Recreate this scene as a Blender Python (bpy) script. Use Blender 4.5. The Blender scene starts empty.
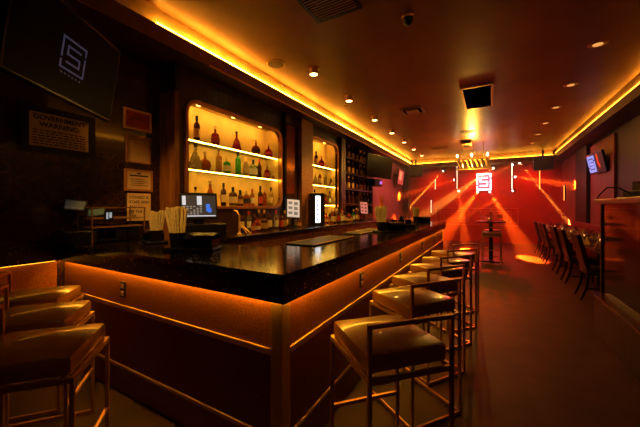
import bpy, bmesh, math, random
from mathutils import Vector, Matrix
random.seed(7)
PI = math.pi
SC = bpy.context.scene
COL = SC.collection

# ------------------------------------------------------------------ camera
YAW = math.atan(170 / 300)
cam = bpy.data.cameras.new('camera')
cam.sensor_width = 36.0
cam.lens = 300 * 36 / 640
cam.shift_y = -6.5 / 640
cam.clip_start = 0.05
camo = bpy.data.objects.new('camera', cam)
camo.location = (0, 0, 1.4)
camo.rotation_euler = (PI / 2, 0, YAW)
COL.objects.link(camo)
SC.camera = camo

# ------------------------------------------------------------------ world, exposure
w = bpy.data.worlds.new('world')
w.use_nodes = True
w.node_tree.nodes['Background'].inputs[0].default_value = (0.02, 0.006, 0.003, 1)
w.node_tree.nodes['Background'].inputs[1].default_value = 0.05
SC.world = w
SC.view_settings.view_transform = 'Standard'
SC.view_settings.look = 'None'
SC.view_settings.exposure = 0.0
SC.view_settings.gamma = 1.0
SC.view_settings.use_curve_mapping = False
try:
    SC.cycles.use_denoising = True
    SC.cycles.max_bounces = 7
    SC.cycles.transparent_max_bounces = 12
    SC.cycles.volume_bounces = 0
    SC.cycles.sample_clamp_indirect = 2.0
    SC.cycles.caustics_reflective = False
    SC.cycles.caustics_refractive = False
    SC.cycles.use_light_tree = True
except Exception:
    pass

# light levels, all in one place
COVE = 62.0            # LED strip of the left cove
COVE_R = 11.0
COVE_B = 16.0
DOWN_L = 190.0         # downlights over the bar
DOWN_R = 6.0          # downlights over the dining side
NICHE = 30.0           # LED strips of the bottle niches
UNDER = 46.0           # LED tape under the bar top
BEAM = 9000.0          # moving heads
WASH = 90.0
HAZE = 0.022
WARM = (1.0, 0.36, 0.022)
RED = (1.0, 0.015, 0.001)
ORANGE = (1.0, 0.07, 0.003)
PINK = (1.0, 0.16, 0.22)


def link_light(name, kind, loc, color, energy, target=None, **kw):
    l = bpy.data.lights.new(name, kind)
    l.color = color
    l.energy = energy
    for k, v in kw.items():
        setattr(l, k, v)
    o = bpy.data.objects.new(name, l)
    o.location = loc
    if target is not None:
        o.rotation_euler = (Vector(target) - Vector(loc)).to_track_quat('-Z', 'Y').to_euler()
    COL.objects.link(o)
    return o


# ------------------------------------------------------------------ materials
MATS = {}


def pm(name, col, rough=0.5, metal=0.0, var=0.15, scale=8.0, bump=0.0, col2=None, stretch=(1, 1, 1),
       trans=0.0, ior=1.45, emit=None, estr=0.0, spec=0.5, coat=0.0, detail=4.0):
    if name in MATS:
        return MATS[name]
    m = bpy.data.materials.new(name)
    m.use_nodes = True
    nt = m.node_tree
    b = nt.nodes['Principled BSDF']
    b.inputs['Roughness'].default_value = rough
    b.inputs['Metallic'].default_value = metal
    b.inputs['Transmission Weight'].default_value = trans
    b.inputs['IOR'].default_value = ior
    b.inputs['Specular IOR Level'].default_value = spec
    b.inputs['Coat Weight'].default_value = coat
    tc = nt.nodes.new('ShaderNodeTexCoord')
    mp = nt.nodes.new('ShaderNodeMapping')
    mp.inputs['Scale'].default_value = stretch
    nz = nt.nodes.new('ShaderNodeTexNoise')
    nz.inputs['Scale'].default_value = scale
    nz.inputs['Detail'].default_value = detail
    nt.links.new(tc.outputs['Object'], mp.inputs[0])
    nt.links.new(mp.outputs[0], nz.inputs['Vector'])
    rp = nt.nodes.new('ShaderNodeValToRGB')
    c2 = col2 or tuple(c * (1 - var) for c in col)
    c1 = col if col2 else tuple(min(1, c * (1 + var)) for c in col)
    rp.color_ramp.elements[0].position = 0.35
    rp.color_ramp.elements[1].position = 0.65
    rp.color_ramp.elements[0].color = (*c2, 1)
    rp.color_ramp.elements[1].color = (*c1, 1)
    nt.links.new(nz.outputs[0], rp.inputs[0])
    nt.links.new(rp.outputs[0], b.inputs['Base Color'])
    if bump:
        bp = nt.nodes.new('ShaderNodeBump')
        bp.inputs['Strength'].default_value = bump
        bp.inputs['Distance'].default_value = 0.01
        nt.links.new(nz.outputs[0], bp.inputs['Height'])
        nt.links.new(bp.outputs[0], b.inputs['Normal'])
    if emit:
        b.inputs['Emission Color'].default_value = (*emit, 1)
        b.inputs['Emission Strength'].default_value = estr
    MATS[name] = m
    return m


def em(name, col, s):
    return pm(name, tuple(0.5 * c for c in col), 0.5, emit=col, estr=s, var=0.02)


def led_tape(name, col, s, lo=0.55, scale=2.0, stretch=(1, 1, 1)):
    """LED tape behind a diffuser: brightness differs from diode to diode."""
    m = em(name, col, s)
    nt = m.node_tree
    b = nt.nodes['Principled BSDF']
    tc = nt.nodes.new('ShaderNodeTexCoord')
    nz = nt.nodes.new('ShaderNodeTexNoise')
    nz.inputs['Scale'].default_value = scale
    mr = nt.nodes.new('ShaderNodeMapRange')
    mr.inputs['From Min'].default_value = 0.35
    mr.inputs['From Max'].default_value = 0.65
    mr.inputs['To Min'].default_value = s * lo
    mr.inputs['To Max'].default_value = s * 1.3
    nt.links.new(tc.outputs['Object'], nz.inputs['Vector'])
    nt.links.new(nz.outputs[0], mr.inputs[0])
    nt.links.new(mr.outputs[0], b.inputs['Emission Strength'])
    return m


M_CEIL = pm('ceiling_lacquer', (0.30, 0.11, 0.024), 0.36, var=0.22, scale=2.2, bump=0.05, stretch=(1, 0.6, 1), detail=6)
M_COVE = pm('cove_paint', (0.85, 0.62, 0.30), 0.6)
M_FASCIA = pm('fascia_paint', (0.10, 0.040, 0.018), 0.45)
M_BLACKW = pm('black_wall', (0.012, 0.008, 0.007), 0.45)
M_DARKW = pm('dark_wood_wall', (0.040, 0.016, 0.009), 0.32, stretch=(6, 6, 0.8), scale=4, var=0.4)
M_FLOOR = pm('floor_stone', (0.055, 0.024, 0.013), 0.55, var=0.35, scale=3.5, bump=0.12, detail=8)
M_STAGEW = pm('stage_wall', (0.42, 0.035, 0.025), 0.5, var=0.15, scale=2)
M_PANELW = pm('wall_panel_wood', (0.34, 0.09, 0.10), 0.4, stretch=(8, 8, 0.5), scale=3, var=0.15)
M_GOLD = pm('gold_trim', (0.85, 0.52, 0.14), 0.38, metal=0.5, var=0.08)
M_BRASSDARK = pm('dark_brass', (0.62, 0.33, 0.10), 0.36, metal=0.7, var=0.1)
M_COPPER = pm('copper_frame', (0.50, 0.20, 0.07), 0.35, metal=0.7)
M_LEATHER = pm('brown_leather', (0.27, 0.118, 0.018), 0.30, var=0.1, scale=60, bump=0.06, spec=1.0, coat=.5)
M_LEATHERD = pm('dark_leather_side', (0.03, 0.012, 0.007), 0.4, var=0.1, scale=60, bump=0.15)
M_CHAIR = pm('chair_upholstery', (0.016, 0.005, 0.004), 0.45, var=0.1, scale=40, bump=0.1)
M_BLACK = pm('black_plastic', (0.008, 0.007, 0.007), 0.4, spec=.3)
M_BLACKG = pm('black_gloss', (0.004, 0.004, 0.004), 0.2, spec=.2)
M_BLACKM = pm('black_metal', (0.02, 0.018, 0.017), 0.35, metal=0.6)
M_STRAW = pm('straw_paper', (0.95, 0.72, 0.38), 0.6, var=0.25, scale=120)
M_RUBBER = pm('rubber_mat', (0.02, 0.016, 0.012), 0.5)
M_WOODM = pm('amber_wood', (0.33, 0.13, 0.045), 0.4, stretch=(0.6, 8, 8), scale=4, var=0.3)
M_CREAM = pm('niche_back', (0.88, 0.60, 0.20), 0.5, var=0.10, scale=5)
M_SHELF = pm('glass_shelf', (0.55, 0.75, 0.45), 0.05, trans=0.9, ior=1.2, var=0.02)
M_PAPER = pm('paper', (0.72, 0.50, 0.28), 0.7, var=0.08, scale=14)
M_INK = pm('ink', (0.02, 0.012, 0.008), 0.7)
M_REDPAPER = pm('red_paper', (0.62, 0.09, 0.03), 0.6, var=0.25, scale=10)
M_FRAMEW = pm('frame_wood', (0.42, 0.18, 0.06), 0.4)
M_STEEL = pm('steel', (0.5, 0.45, 0.4), 0.3, metal=0.9)
M_GLASS = pm('clear_glass', (0.95, 0.9, 0.85), 0.03, trans=0.95, ior=1.2, var=0.01)
M_NAPKIN = pm('napkin_cloth', (0.75, 0.50, 0.36), 0.8)
M_TABLE = pm('dark_tabletop', (0.05, 0.02, 0.014), 0.18)
M_ORANGEP = pm('orange_paper', (0.85, 0.20, 0.03), 0.6)


def granite(name='black_granite', ro=.13, sp=.6):
    m = pm(name, (0.010, 0.007, 0.006), ro, scale=140, var=0.3, spec=sp)
    nt = m.node_tree
    b = nt.nodes['Principled BSDF']
    tc = nt.nodes.new('ShaderNodeTexCoord')
    v = nt.nodes.new('ShaderNodeTexVoronoi')
    v.inputs['Scale'].default_value = 48
    rp = nt.nodes.new('ShaderNodeValToRGB')
    rp.color_ramp.elements[0].color = (0.95, 0.50, 0.16, 1)
    rp.color_ramp.elements[1].color = (0.010, 0.006, 0.005, 1)
    rp.color_ramp.elements[0].position = 0.16
    rp.color_ramp.elements[1].position = 0.26
    nz = nt.nodes.new('ShaderNodeTexNoise')
    nz.inputs['Scale'].default_value = 22
    gt = nt.nodes.new('ShaderNodeMath')
    gt.operation = 'GREATER_THAN'
    gt.inputs[1].default_value = 0.56
    mx = nt.nodes.new('ShaderNodeMix')
    mx.data_type = 'RGBA'
    mx.inputs[6].default_value = (0.010, 0.006, 0.005, 1)
    nt.links.new(tc.outputs['Object'], v.inputs['Vector'])
    nt.links.new(tc.outputs['Object'], nz.inputs['Vector'])
    nt.links.new(v.outputs['Distance'], rp.inputs[0])
    nt.links.new(nz.outputs[0], gt.inputs[0])
    nt.links.new(gt.outputs[0], mx.inputs[0])
    nt.links.new(rp.outputs[0], mx.inputs[7])
    nt.links.new(mx.outputs[2], b.inputs['Base Color'])
    return m


M_GRANITE = granite()


def bar_panel_mat():
    m = pm('speckled_panel', (0.44, 0.15, 0.04), 0.34, scale=90, col2=(0.24, 0.07, 0.018), bump=0.15, detail=6)
    return m


M_PANEL = bar_panel_mat()


def lattice_wall():
    """Dark lacquered wall with a raised pattern of linked rings."""
    m = pm('ring_pattern_wall', (0.030, 0.012, 0.008), 0.25, coat=1.0)
    m.node_tree.nodes['Principled BSDF'].inputs['Coat Roughness'].default_value = .07
    nt = m.node_tree
    b = nt.nodes['Principled BSDF']
    tc = nt.nodes.new('ShaderNodeTexCoord')
    sp = nt.nodes.new('ShaderNodeSeparateXYZ')
    nt.links.new(tc.outputs['Object'], sp.inputs[0])

    def ma(op, a, bb=None):
        n = nt.nodes.new('ShaderNodeMath')
        n.operation = op
        for i, q in enumerate((a, bb)):
            if q is None:
                continue
            if isinstance(q, (int, float)):
                n.inputs[i].default_value = q
            else:
                nt.links.new(q, n.inputs[i])
        return n.outputs[0]
    u = ma('SUBTRACT', ma('FRACT', ma('MULTIPLY', sp.outputs[1], 9.0)), 0.5)
    v = ma('SUBTRACT', ma('FRACT', ma('MULTIPLY', sp.outputs[2], 9.0)), 0.5)
    r = ma('SQRT', ma('ADD', ma('MULTIPLY', u, u), ma('MULTIPLY', v, v)))
    ring = ma('LESS_THAN', ma('ABSOLUTE', ma('SUBTRACT', r, 0.40)), 0.05)
    low = ma('LESS_THAN', sp.outputs[2], 1.95)
    ring = ma('MULTIPLY', ring, low)
    mx = nt.nodes.new('ShaderNodeMix')
    mx.data_type = 'RGBA'
    mx.inputs[6].default_value = (0.030, 0.012, 0.008, 1)
    mx.inputs[7].default_value = (0.055, 0.022, 0.012, 1)
    nt.links.new(ring, mx.inputs[0])
    nt.links.new(mx.outputs[2], b.inputs['Base Color'])
    return m


M_LATTICE = lattice_wall()


# ------------------------------------------------------------------ geometry helpers
class MB:
    def __init__(s):
        s.bm = bmesh.new()

    def box(s, x0, x1, y0, y1, z0, z1, bev=0.0, mat=None):
        r = bmesh.ops.create_cube(s.bm, size=1.0)
        vs = r['verts']
        c = Vector(((x0 + x1) / 2, (y0 + y1) / 2, (z0 + z1) / 2))
        d = Vector((abs(x1 - x0), abs(y1 - y0), abs(z1 - z0)))
        for v in vs:
            v.co = Vector((v.co.x * d.x, v.co.y * d.y, v.co.z * d.z)) + c
        if bev > 0:
            es = list({e for v in vs for e in v.link_edges})
            g = bmesh.ops.bevel(s.bm, geom=es, offset=min(bev, min(d) * 0.45), segments=2, affect='EDGES', profile=0.5)
            vs = [v for v in g['verts']] if False else None
            if mat is not None:
                raise ValueError
        if mat is not None:
            for v in vs:
                v.co = mat @ v.co
        return s

    def tube(s, pts, r, n=8):
        pts = [Vector(p) for p in pts]
        rr = r if isinstance(r, (list, tuple)) else [r] * len(pts)
        rings = []
        for i, p in enumerate(pts):
            if i == 0:
                t = pts[1] - p
            elif i == len(pts) - 1:
                t = p - pts[i - 1]
            else:
                t = (pts[i + 1] - p).normalized() + (p - pts[i - 1]).normalized()
            t.normalize()
            up = Vector((0, 0, 1)) if abs(t.z) < 0.9 else Vector((1, 0, 0))
            a = t.cross(up).normalized()
            b = t.cross(a).normalized()
            off = PI / 4 if n == 4 else 0
            rings.append([s.bm.verts.new(p + (a * math.cos(2 * PI * k / n + off) + b * math.sin(2 * PI * k / n + off)) * rr[i]) for k in range(n)])
        for i in range(len(rings) - 1):
            for k in range(n):
                s.bm.faces.new((rings[i][k], rings[i][(k + 1) % n], rings[i + 1][(k + 1) % n], rings[i + 1][k]))
        s.bm.faces.new(rings[0])
        s.bm.faces.new(rings[-1][::-1])
        return s

    def lathe(s, prof, n=16, c=(0, 0, 0), sq=1.0):
        """prof: list of (radius, z); sq squashes depth."""
        rings = []
        for r, z in prof:
            rings.append([s.bm.verts.new((c[0] + r * math.cos(2 * PI * k / n), c[1] + r * sq * math.sin(2 * PI * k / n), c[2] + z)) for k in range(n)])
        for i in range(len(rings) - 1):
            for k in range(n):
                s.bm.faces.new((rings[i][k], rings[i][(k + 1) % n], rings[i + 1][(k + 1) % n], rings[i + 1][k]))
        s.bm.faces.new(rings[0][::-1])
        s.bm.faces.new(rings[-1])
        return s

    def prism(s, poly, z0, z1):
        a = [s.bm.verts.new((x, y, z0)) for x, y in poly]
        b = [s.bm.verts.new((x, y, z1)) for x, y in poly]
        n = len(poly)
        s.bm.faces.new(a[::-1])
        s.bm.faces.new(b)
        for i in range(n):
            s.bm.faces.new((a[i], a[(i + 1) % n], b[(i + 1) % n], b[i]))
        return s

    def extrude_x(s, poly, x0, x1):
        """poly in (y,z), extruded along x"""
        a = [s.bm.verts.new((x0, y, z)) for y, z in poly]
        b = [s.bm.verts.new((x1, y, z)) for y, z in poly]
        n = len(poly)
        s.bm.faces.new(a)
        s.bm.faces.new(b[::-1])
        for i in range(n):
            s.bm.faces.new((a[i], b[i], b[(i + 1) % n], a[(i + 1) % n]))
        return s

    def quad(s, *p):
        s.bm.faces.new([s.bm.verts.new(q) for q in p])
        return s

    def build(s, name, mat, parent=None, smooth=False, bev=0.0):
        bmesh.ops.recalc_face_normals(s.bm, faces=s.bm.faces)
        me = bpy.data.meshes.new(name)
        s.bm.to_mesh(me)
        s.bm.free()
        me.materials.append(mat)
        if smooth:
            for p in me.polygons:
                p.use_smooth = True
            try:
                me.set_sharp_from_angle(angle=math.radians(40))
            except Exception:
                pass
        o = bpy.data.objects.new(name, me)
        COL.objects.link(o)
        if parent:
            o.parent = parent
        return o


def tag(o, label=None, cat=None, group=None, kind=None):
    if label:
        n = len(label.split())
        assert 4 <= n <= 16, (n, label)
        o['label'] = label
    if cat:
        o['category'] = cat
    if group:
        o['group'] = group
    if kind:
        o['kind'] = kind
    return o


def thing(name, label, cat, loc=(0, 0, 0), rz=0.0, group=None, rot=None):
    o = bpy.data.objects.new(name, None)
    o.empty_display_size = 0.1
    COL.objects.link(o)
    o.location = loc
    o.rotation_euler = rot if rot else (0, 0, rz)
    return tag(o, label, cat, group)


def struct(name, mb, mat, parent=None):
    o = mb.build(name, mat, parent)
    if parent is None:
        o['kind'] = 'structure'
    return o


def kids(o):
    return [c for c in COL.objects if c.parent == o]


def copy_tree(o, label=None, loc=None, rz=None, parent=None, group=None):
    c = o.copy()
    COL.objects.link(c)
    c.parent = parent
    if label:
        tag(c, label)
    if group:
        c['group'] = group
    if loc is not None:
        c.location = loc
    if rz is not None:
        c.rotation_euler = (0, 0, rz)
    for ch in list(o.children):
        copy_tree(ch, parent=c)
    return c


def text_mesh(name, body, size, mat, parent, loc, align='CENTER', ext=0.0006, bold=0.0):
    """upright lettering lying in the local xz plane, facing -y"""
    cu = bpy.data.curves.new(name, 'FONT')
    cu.body = body
    cu.size = size
    cu.align_x = align
    cu.align_y = 'CENTER'
    cu.extrude = ext
    cu.offset = bold
    t = bpy.data.objects.new('tmp', cu)
    COL.objects.link(t)
    dg = bpy.context.evaluated_depsgraph_get()
    me = bpy.data.meshes.new_from_object(t.evaluated_get(dg))
    bpy.data.objects.remove(t)
    me.name = name
    me.materials.clear()
    me.materials.append(mat)
    o = bpy.data.objects.new(name, me)
    COL.objects.link(o)
    o.parent = parent
    o.location = loc
    o.rotation_euler = (PI / 2, 0, 0)
    return o


def logo_bars(mb, x0, x1, z0, z1, y, t, th=0.002):
    """square broken ring with a square S inside, drawn as bars (front face towards -y)"""
    def B(a, b, c, d):     # unit coords, origin top left
        mb.box(x0 + a * (x1 - x0), x0 + b * (x1 - x0), y - th, y, z1 - d * (z1 - z0), z1 - c * (z1 - z0))
    B(0, 1, 0, t); B(0, 1, 1 - t, 1)
    B(0, t, t, 0.66); B(0, t, 0.74, 1 - t)
    B(1 - t, 1, t, 0.26); B(1 - t, 1, 0.34, 1 - t)
    a, b = 0.22, 0.78
    B(a, b, a, a + t); B(a, a + t, a + t, 0.5 + t / 2); B(a + t, b, 0.5 - t / 2, 0.5 + t / 2)
    B(b - t, b, 0.5 + t / 2, b); B(a, b - t, b - t, b)
    return mb


ORD = ['first', 'second', 'third', 'fourth', 'fifth', 'sixth', 'seventh', 'eighth', 'ninth', 'tenth', 'eleventh', 'twelfth', 'thirteenth', 'fourteenth']

# ------------------------------------------------------------------ room constants
HC = 3.35
XL, XN, XR = -3.38, -3.10, 2.30      # left wall, niche wall, right wall
YN0, YP, YB = 2.20, 8.75, 13.80      # niche wall start, pink wall start, back wall
YF = -2.6
CL, CR, BY = -2.835, 1.89, 12.9      # cove edges

# ------------------------------------------------------------------ shell
struct('floor', MB().box(XL - .3, XR + .3, YF, YB + .3, -0.1, 0), M_FLOOR)
ceil = struct('ceiling', MB().box(CL, CR, YF, BY, HC, HC + 0.03), M_CEIL)
struct('ceiling_stage', MB().box(XL - .3, XR + .3, BY + .3, YB + .3, 3.45, 3.6), M_STAGEW)
struct('ceiling_upper', MB().box(XL - .3, XR + .3, YF, BY + .32, HC + 0.19, HC + 0.3), M_BLACKW)
struct('wall_front', MB().box(XL - .3, XR + .3, YF - .1, YF, 0, HC + .3), M_BLACKW)
struct('wall_left', MB().box(XL - .12, XL, YF, YN0, 0, 3.5), M_LATTICE)
struct('wall_right', MB().box(XR, XR + .12, YF, YB + .2, 0, 3.5), M_BLACKW)
struct('wall_back', MB().box(XL - .3, XR + .3, YB, YB + .15, 0, 3.6), M_STAGEW)


def soffit(name, x0, x1, y0, y1, lipside):
    """boxed soffit with a lip, a recess behind it and the LED tape on the recess wall"""
    m = MB()
    m.box(x0, x1, y0, y1, 3.03, 3.10)
    if lipside == 'x+':
        m.box(x1 - 0.02, x1, y0, y1, 3.10, 3.194)
        m.box(x0, x1 - 0.115, y0, y1, 3.10, 3.54)
    elif lipside == 'x-':
        m.box(x0, x0 + 0.02, y0, y1, 3.10, 3.194)
        m.box(x0 + 0.115, x1, y0, y1, 3.10, 3.54)
    else:
        m.box(x0, x1, y0, y0 + 0.02, 3.10, 3.194)
        m.box(x0, x1, y0 + 0.115, y1, 3.10, 3.54)
    return struct(name, m, M_FASCIA)


soffit('ceiling_soffit_left', XL - .12, CL, YF, BY + .32, 'x+')
soffit('ceiling_soffit_right', CR, XR + .12, YF, BY + .32, 'x-')
soffit('ceiling_beam_stage', CL, CR, BY, BY + .32, 'y-')
# pale painted lining of the coves
struct('trim_cove_left', MB().box(CL - .115, CL - .109, YF, BY + .1, 3.10, 3.53).box(CL - .109, CL - .021, YF, BY + .1, 3.10, 3.106), M_COVE)
struct('trim_cove_right', MB().box(CR + .109, CR + .115, YF, BY + .1, 3.10, 3.53).box(CR + .021, CR + .109, YF, BY + .1, 3.10, 3.106), M_COVE)
struct('trim_cove_stage', MB().box(CL, CR, BY + .109, BY + .115, 3.10, 3.53).box(CL, CR, BY + .021, BY + .109, 3.10, 3.106), M_COVE)
# faint brass line along the lower edge of the left fascia
struct('trim_fascia', MB().box(CL - .005, CL + .012, 2.4, BY, 3.03, 3.05), M_BRASSDARK)

L1 = led_tape('cove_led_left', WARM, COVE, 0.5, 1.2)
L2 = led_tape('cove_led_right', WARM, COVE_R, 0.5, 1.2)
L3 = led_tape('cove_led_stage', WARM, COVE_B, 0.7, 1.2)
tag(MB().box(CL - .07, CL - .05, 1.8, BY, 3.222, 3.246).build('led_strip', L1), 'warm LED strip glowing in the ceiling cove above the bar', 'light strip', kind='thing')
tag(MB().box(CR + .05, CR + .07, -2.0, BY, 3.236, 3.262).build('led_strip', L2), 'warm LED strip glowing in the ceiling cove above the dining tables', 'light strip', kind='thing')
tag(MB().box(CL, CR, BY + .05, BY + .07, 3.185, 3.212).build('led_strip', L3), 'warm LED strip glowing across the beam in front of the stage', 'light strip', kind='thing')


# ---- niche wall with two openings
def rounded_rect(y0, y1, z0, z1, r, n=6):
    pts = []
    for cy, cz, a0 in ((y1 - r, z1 - r, 0), (y0 + r, z1 - r, 90), (y0 + r, z0 + r, 180), (y1 - r, z0 + r, 270)):
        for k in range(n + 1):
            a = math.radians(a0 + 90 * k / n)
            pts.append((cy + r * math.cos(a), cz + r * math.sin(a)))
    return pts


NICHES = [(2.30, 4.10, 1.41, 2.66, 0.15), (5.12, 6.28, 1.10, 2.80, 0.16)]


def niche_wall():
    m = MB()
    bm = m.bm
    # front skin: strips between openings with corner fillers
    x = XN
    def q(y0, y1, z0, z1):
        m.box(x - 0.04, x, y0, y1, z0, z1)
    ys = YN0
    for (y0, y1, z0, z1, r) in NICHES:
        q(ys, y0, 0, 3.06)
        q(y0, y1, 0, z0)
        q(y0, y1, z1, 3.06)
        pts = rounded_rect(y0, y1, z0, z1, r)
        corners = [(y1, z1), (y0, z1), (y0, z0), (y1, z0)]
        for ci, cpt in enumerate(corners):
            arc = pts[ci * 7:(ci + 1) * 7]
            for k in range(6):
                vs = [(x, *cpt), (x, *arc[k]), (x, *arc[k + 1])]
                vb = [(x - .04, *cpt), (x - .04, *arc[k]), (x - .04, *arc[k + 1])]
                a = [bm.verts.new(p) for p in vs]
                b = [bm.verts.new(p) for p in vb]
                bm.faces.new(a); bm.faces.new(b[::-1])
                bm.faces.new((a[1], a[2], b[2], b[1]))
        ys = y1
    q(ys, 6.62, 0, 3.06)
    m.box(x - 0.04, x, 6.62, 8.72, 0, 1.2)
    m.box(x - 0.34, x - 0.30, 6.62, 8.72, 1.2, 3.06)
    m.box(x - 0.04, x, 8.72, YP, 0, 3.06)
    return m


struct('wall_niche', niche_wall(), M_DARKW)
struct('wall_return_upper', MB().box(XL - .1, XN, YN0 - .05, YN0, 2.72, 3.06), M_BLACKW)
struct('wall_return', MB().box(XL - .1, XN, YN0 - .06, YN0, 0, 2.72), pm('return_wood', (.26, .10, .03), .16, stretch=(6, 6, .6), scale=4, var=.3))
struct('wall_pink', MB().box(XN - .1, XN, YP, BY - .2, 0, 3.06).box(XN - .1, XN, BY - .2, YB, 0, 3.5), M_PANELW)
# columns
def column(y0, y1, x0, x1, mat, name='column', z1=3.03, z0=0):
    return struct(name, MB().box(x0, x1, y0, y1, z0, z1), mat)


column(4.62, 5.02, XN, XN + 0.10, M_WOODM, 'trim_column', z0=1.07)
column(4.16, 4.20, XN, XN + 0.05, M_BLACKG, 'trim_post', z0=1.07)
column(6.36, 6.58, XN, XN + 0.08, M_DARKW, 'trim_column_dark', z0=1.07)
column(12.3, 12.7, XN, XN + 0.22, M_BLACKW, 'trim_stage_column_left')
column(10.2, 11.35, XR - .12, XR, M_BLACKW, 'trim_column_right')
struct('trim_panel_right', MB().box(XR - .04, XR, 8.5, 10.2, 0, 2.95), M_PANELW)
struct('trim_panel_stage_right', MB().box(XR - .04, XR, 11.35, YB, 0, 3.03), M_PANELW)

mp = thing('mirror_panel', 'tall bronze mirror panel on dark wall between the two lit niches', 'mirror', (XN, 4.42, 1.5), PI / 2)
MB().box(-.17, .17, -.02, 0, 0.0, 1.35).build('mirror_glass', pm('bronze_mirror', (0.35, 0.17, 0.07), 0.12, metal=0.9), mp)
MB().box(-.19, -.17, -.03, 0, 0, 1.37).box(.17, .19, -.03, 0, 0, 1.37).box(-.19, .19, -.03, 0, 1.35, 1.37).build('frame', M_BLACKG, mp)

# ---- niches as lit display cabinets
NL = em('niche_led', (1.0, 0.54, 0.07), NICHE)


def niche(idx, y0, y1, z0, z1, r, shelves, label):
    t = thing('display_niche', label, 'shelf niche', (XN, y0, z0), 0, 'lit bottle niches in the back wall')
    W, Ht, D = y1 - y0, z1 - z0, 0.30
    m = MB()
    Hp = Ht + .06
    m.box(-D - .02, -D, 0, W, 0, Hp)
    m.box(-D, -.04, -0.02, 0, 0, Hp).box(-D, -.04, W, W + .02, 0, Hp)
    m.box(-D, -.04, -.02, W + .02, -0.02, 0).box(-D, -.04, -.02, W + .02, Hp, Hp + .02)
    m.build('cabinet_body', M_CREAM, t)
    # rounded copper frame
    po = rounded_rect(-0.035, W + .035, -.035, Ht + .035, r + .035)
    pi_ = rounded_rect(0, W, 0, Ht, r)
    m = MB()
    n = len(po)
    vo = [m.bm.verts.new((0.03, *p)) for p in po]
    vi = [m.bm.verts.new((0.03, *p)) for p in pi_]
    vo2 = [m.bm.verts.new((0.0, *p)) for p in po]
    vi2 = [m.bm.verts.new((-0.05, *p)) for p in pi_]
    for i in range(n):
        j = (i + 1) % n
        m.bm.faces.new((vo[i], vo[j], vi[j], vi[i]))
        m.bm.faces.new((vo[i], vo[j], vo2[j], vo2[i]))
        m.bm.faces.new((vi[i], vi[j], vi2[j], vi2[i]))
    m.build('frame', M_COPPER, t)
    for zs in shelves:
        s = MB().box(-D + .005, -.045, 0.003, W - .003, zs - z0 - .012, zs - z0, 0.001).build('shelf', M_SHELF, t)
        MB().box(-.075, -.055, 0.01, W - .01, zs - z0 - .022, zs - z0 - .0125).build('led_strip', NL, s)
    MB().box(-.065, -.05, .1, W - .1, Ht + .02, Ht + .04).build('led_strip', em('niche_added_led', (1.0, .5, .07), NICHE * 1.2), t)  # unseen strip added behind the wall skin to brighten the top compartment
    for k in range(3 if W > 1.5 else 2):
        yy = W * (k + .5) / (3 if W > 1.5 else 2)
        MB().lathe([(.001, -.012), (.03, -.011), (.034, 0), (.001, 0)], 14, (-.17, yy, Hp)).build('puck_light', em('puck', (1.0, .5, .07), NICHE * .6), t)
    return t


niche(0, *NICHES[0], [1.87, 2.23], 'wide glowing wall niche of bottles with rounded copper frame, nearer one')
niche(1, *NICHES[1], [1.45, 1.87, 2.28], 'narrow tall glowing wall niche of bottles with copper frame, farther one')

# ------------------------------------------------------------------ bottles
CAPS = {'black': M_BLACK, 'gold': M_GOLD, 'clear': M_GLASS, 'red': pm('red_cap', (0.5, 0.03, 0.02), 0.4), 'cork': pm('cork', (0.45, 0.25, 0.12), 0.8)}
GL = {
    'amber': pm('amber_spirit', (0.75, 0.22, 0.03), 0.05, trans=0.9, ior=1.25, var=0.05),
    'dark': pm('dark_bottle', (0.10, 0.03, 0.012), 0.10, trans=0.5, ior=1.4, var=0.05),
    'ruby': pm('ruby_spirit', (0.50, 0.03, 0.012), 0.06, trans=0.85, ior=1.25, var=0.05),
    'green': pm('green_bottle', (0.10, 0.65, 0.10), 0.06, trans=0.85, ior=1.25, var=0.05),
    'teal': pm('pale_teal_bottle', (0.55, 0.85, 0.62), 0.05, trans=0.9, ior=1.25, var=0.05),
    'clear': pm('clear_bottle', (0.95, 0.85, 0.65), 0.04, trans=0.92, ior=1.25, var=0.02),
    'pink': pm('rose_bottle', (0.90, 0.50, 0.30), 0.05, trans=0.9, ior=1.25, var=0.05),
}
LAB = {'cream': pm('cream_label', (0.75, 0.58, 0.33), 0.6), 'white': pm('white_label', (0.8, 0.75, 0.65), 0.6),
       'black': pm('black_label', (0.03, 0.02, 0.02), 0.5), 'red': pm('red_label', (0.5, 0.05, 0.03), 0.5),
       'gold': pm('gold_label', (0.75, 0.45, 0.12), 0.4, metal=0.5)}
SHAPES = {   # radius, height, profile, label zone, squash
    'tall': [(.028, 0), (.036, .006), (.037, .19), (.030, .215), (.014, .235), (.013, .285), (.015, .288), (.015, .295)],
    'wine': [(.030, 0), (.038, .005), (.038, .17), (.034, .195), (.015, .235), (.0135, .29), (.016, .292), (.016, .30)],
    'square': [(.042, 0), (.048, .006), (.048, .135), (.040, .155), (.014, .17), (.013, .205), (.015, .208), (.015, .215)],
    'round': [(.030, 0), (.055, .02), (.070, .065), (.062, .105), (.035, .135), (.014, .15), (.013, .185), (.015, .188), (.015, .193)],
    'flask': [(.050, 0), (.062, .010), (.055, .06), (.035, .125), (.015, .17), (.013, .21), (.016, .213), (.016, .22)],
    'short': [(.034, 0), (.038, .006), (.038, .10), (.030, .125), (.013, .14), (.012, .175), (.015, .178), (.015, .185)],
}
LZ = {'tall': (.05, .15), 'wine': (.04, .15), 'square': (.035, .11), 'round': (.045, .085), 'flask': (.02, .05), 'short': (.03, .085)}
SQ = {'round': 0.45, 'square': 0.7, 'flask': 0.8}
PROTO = {}


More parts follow.
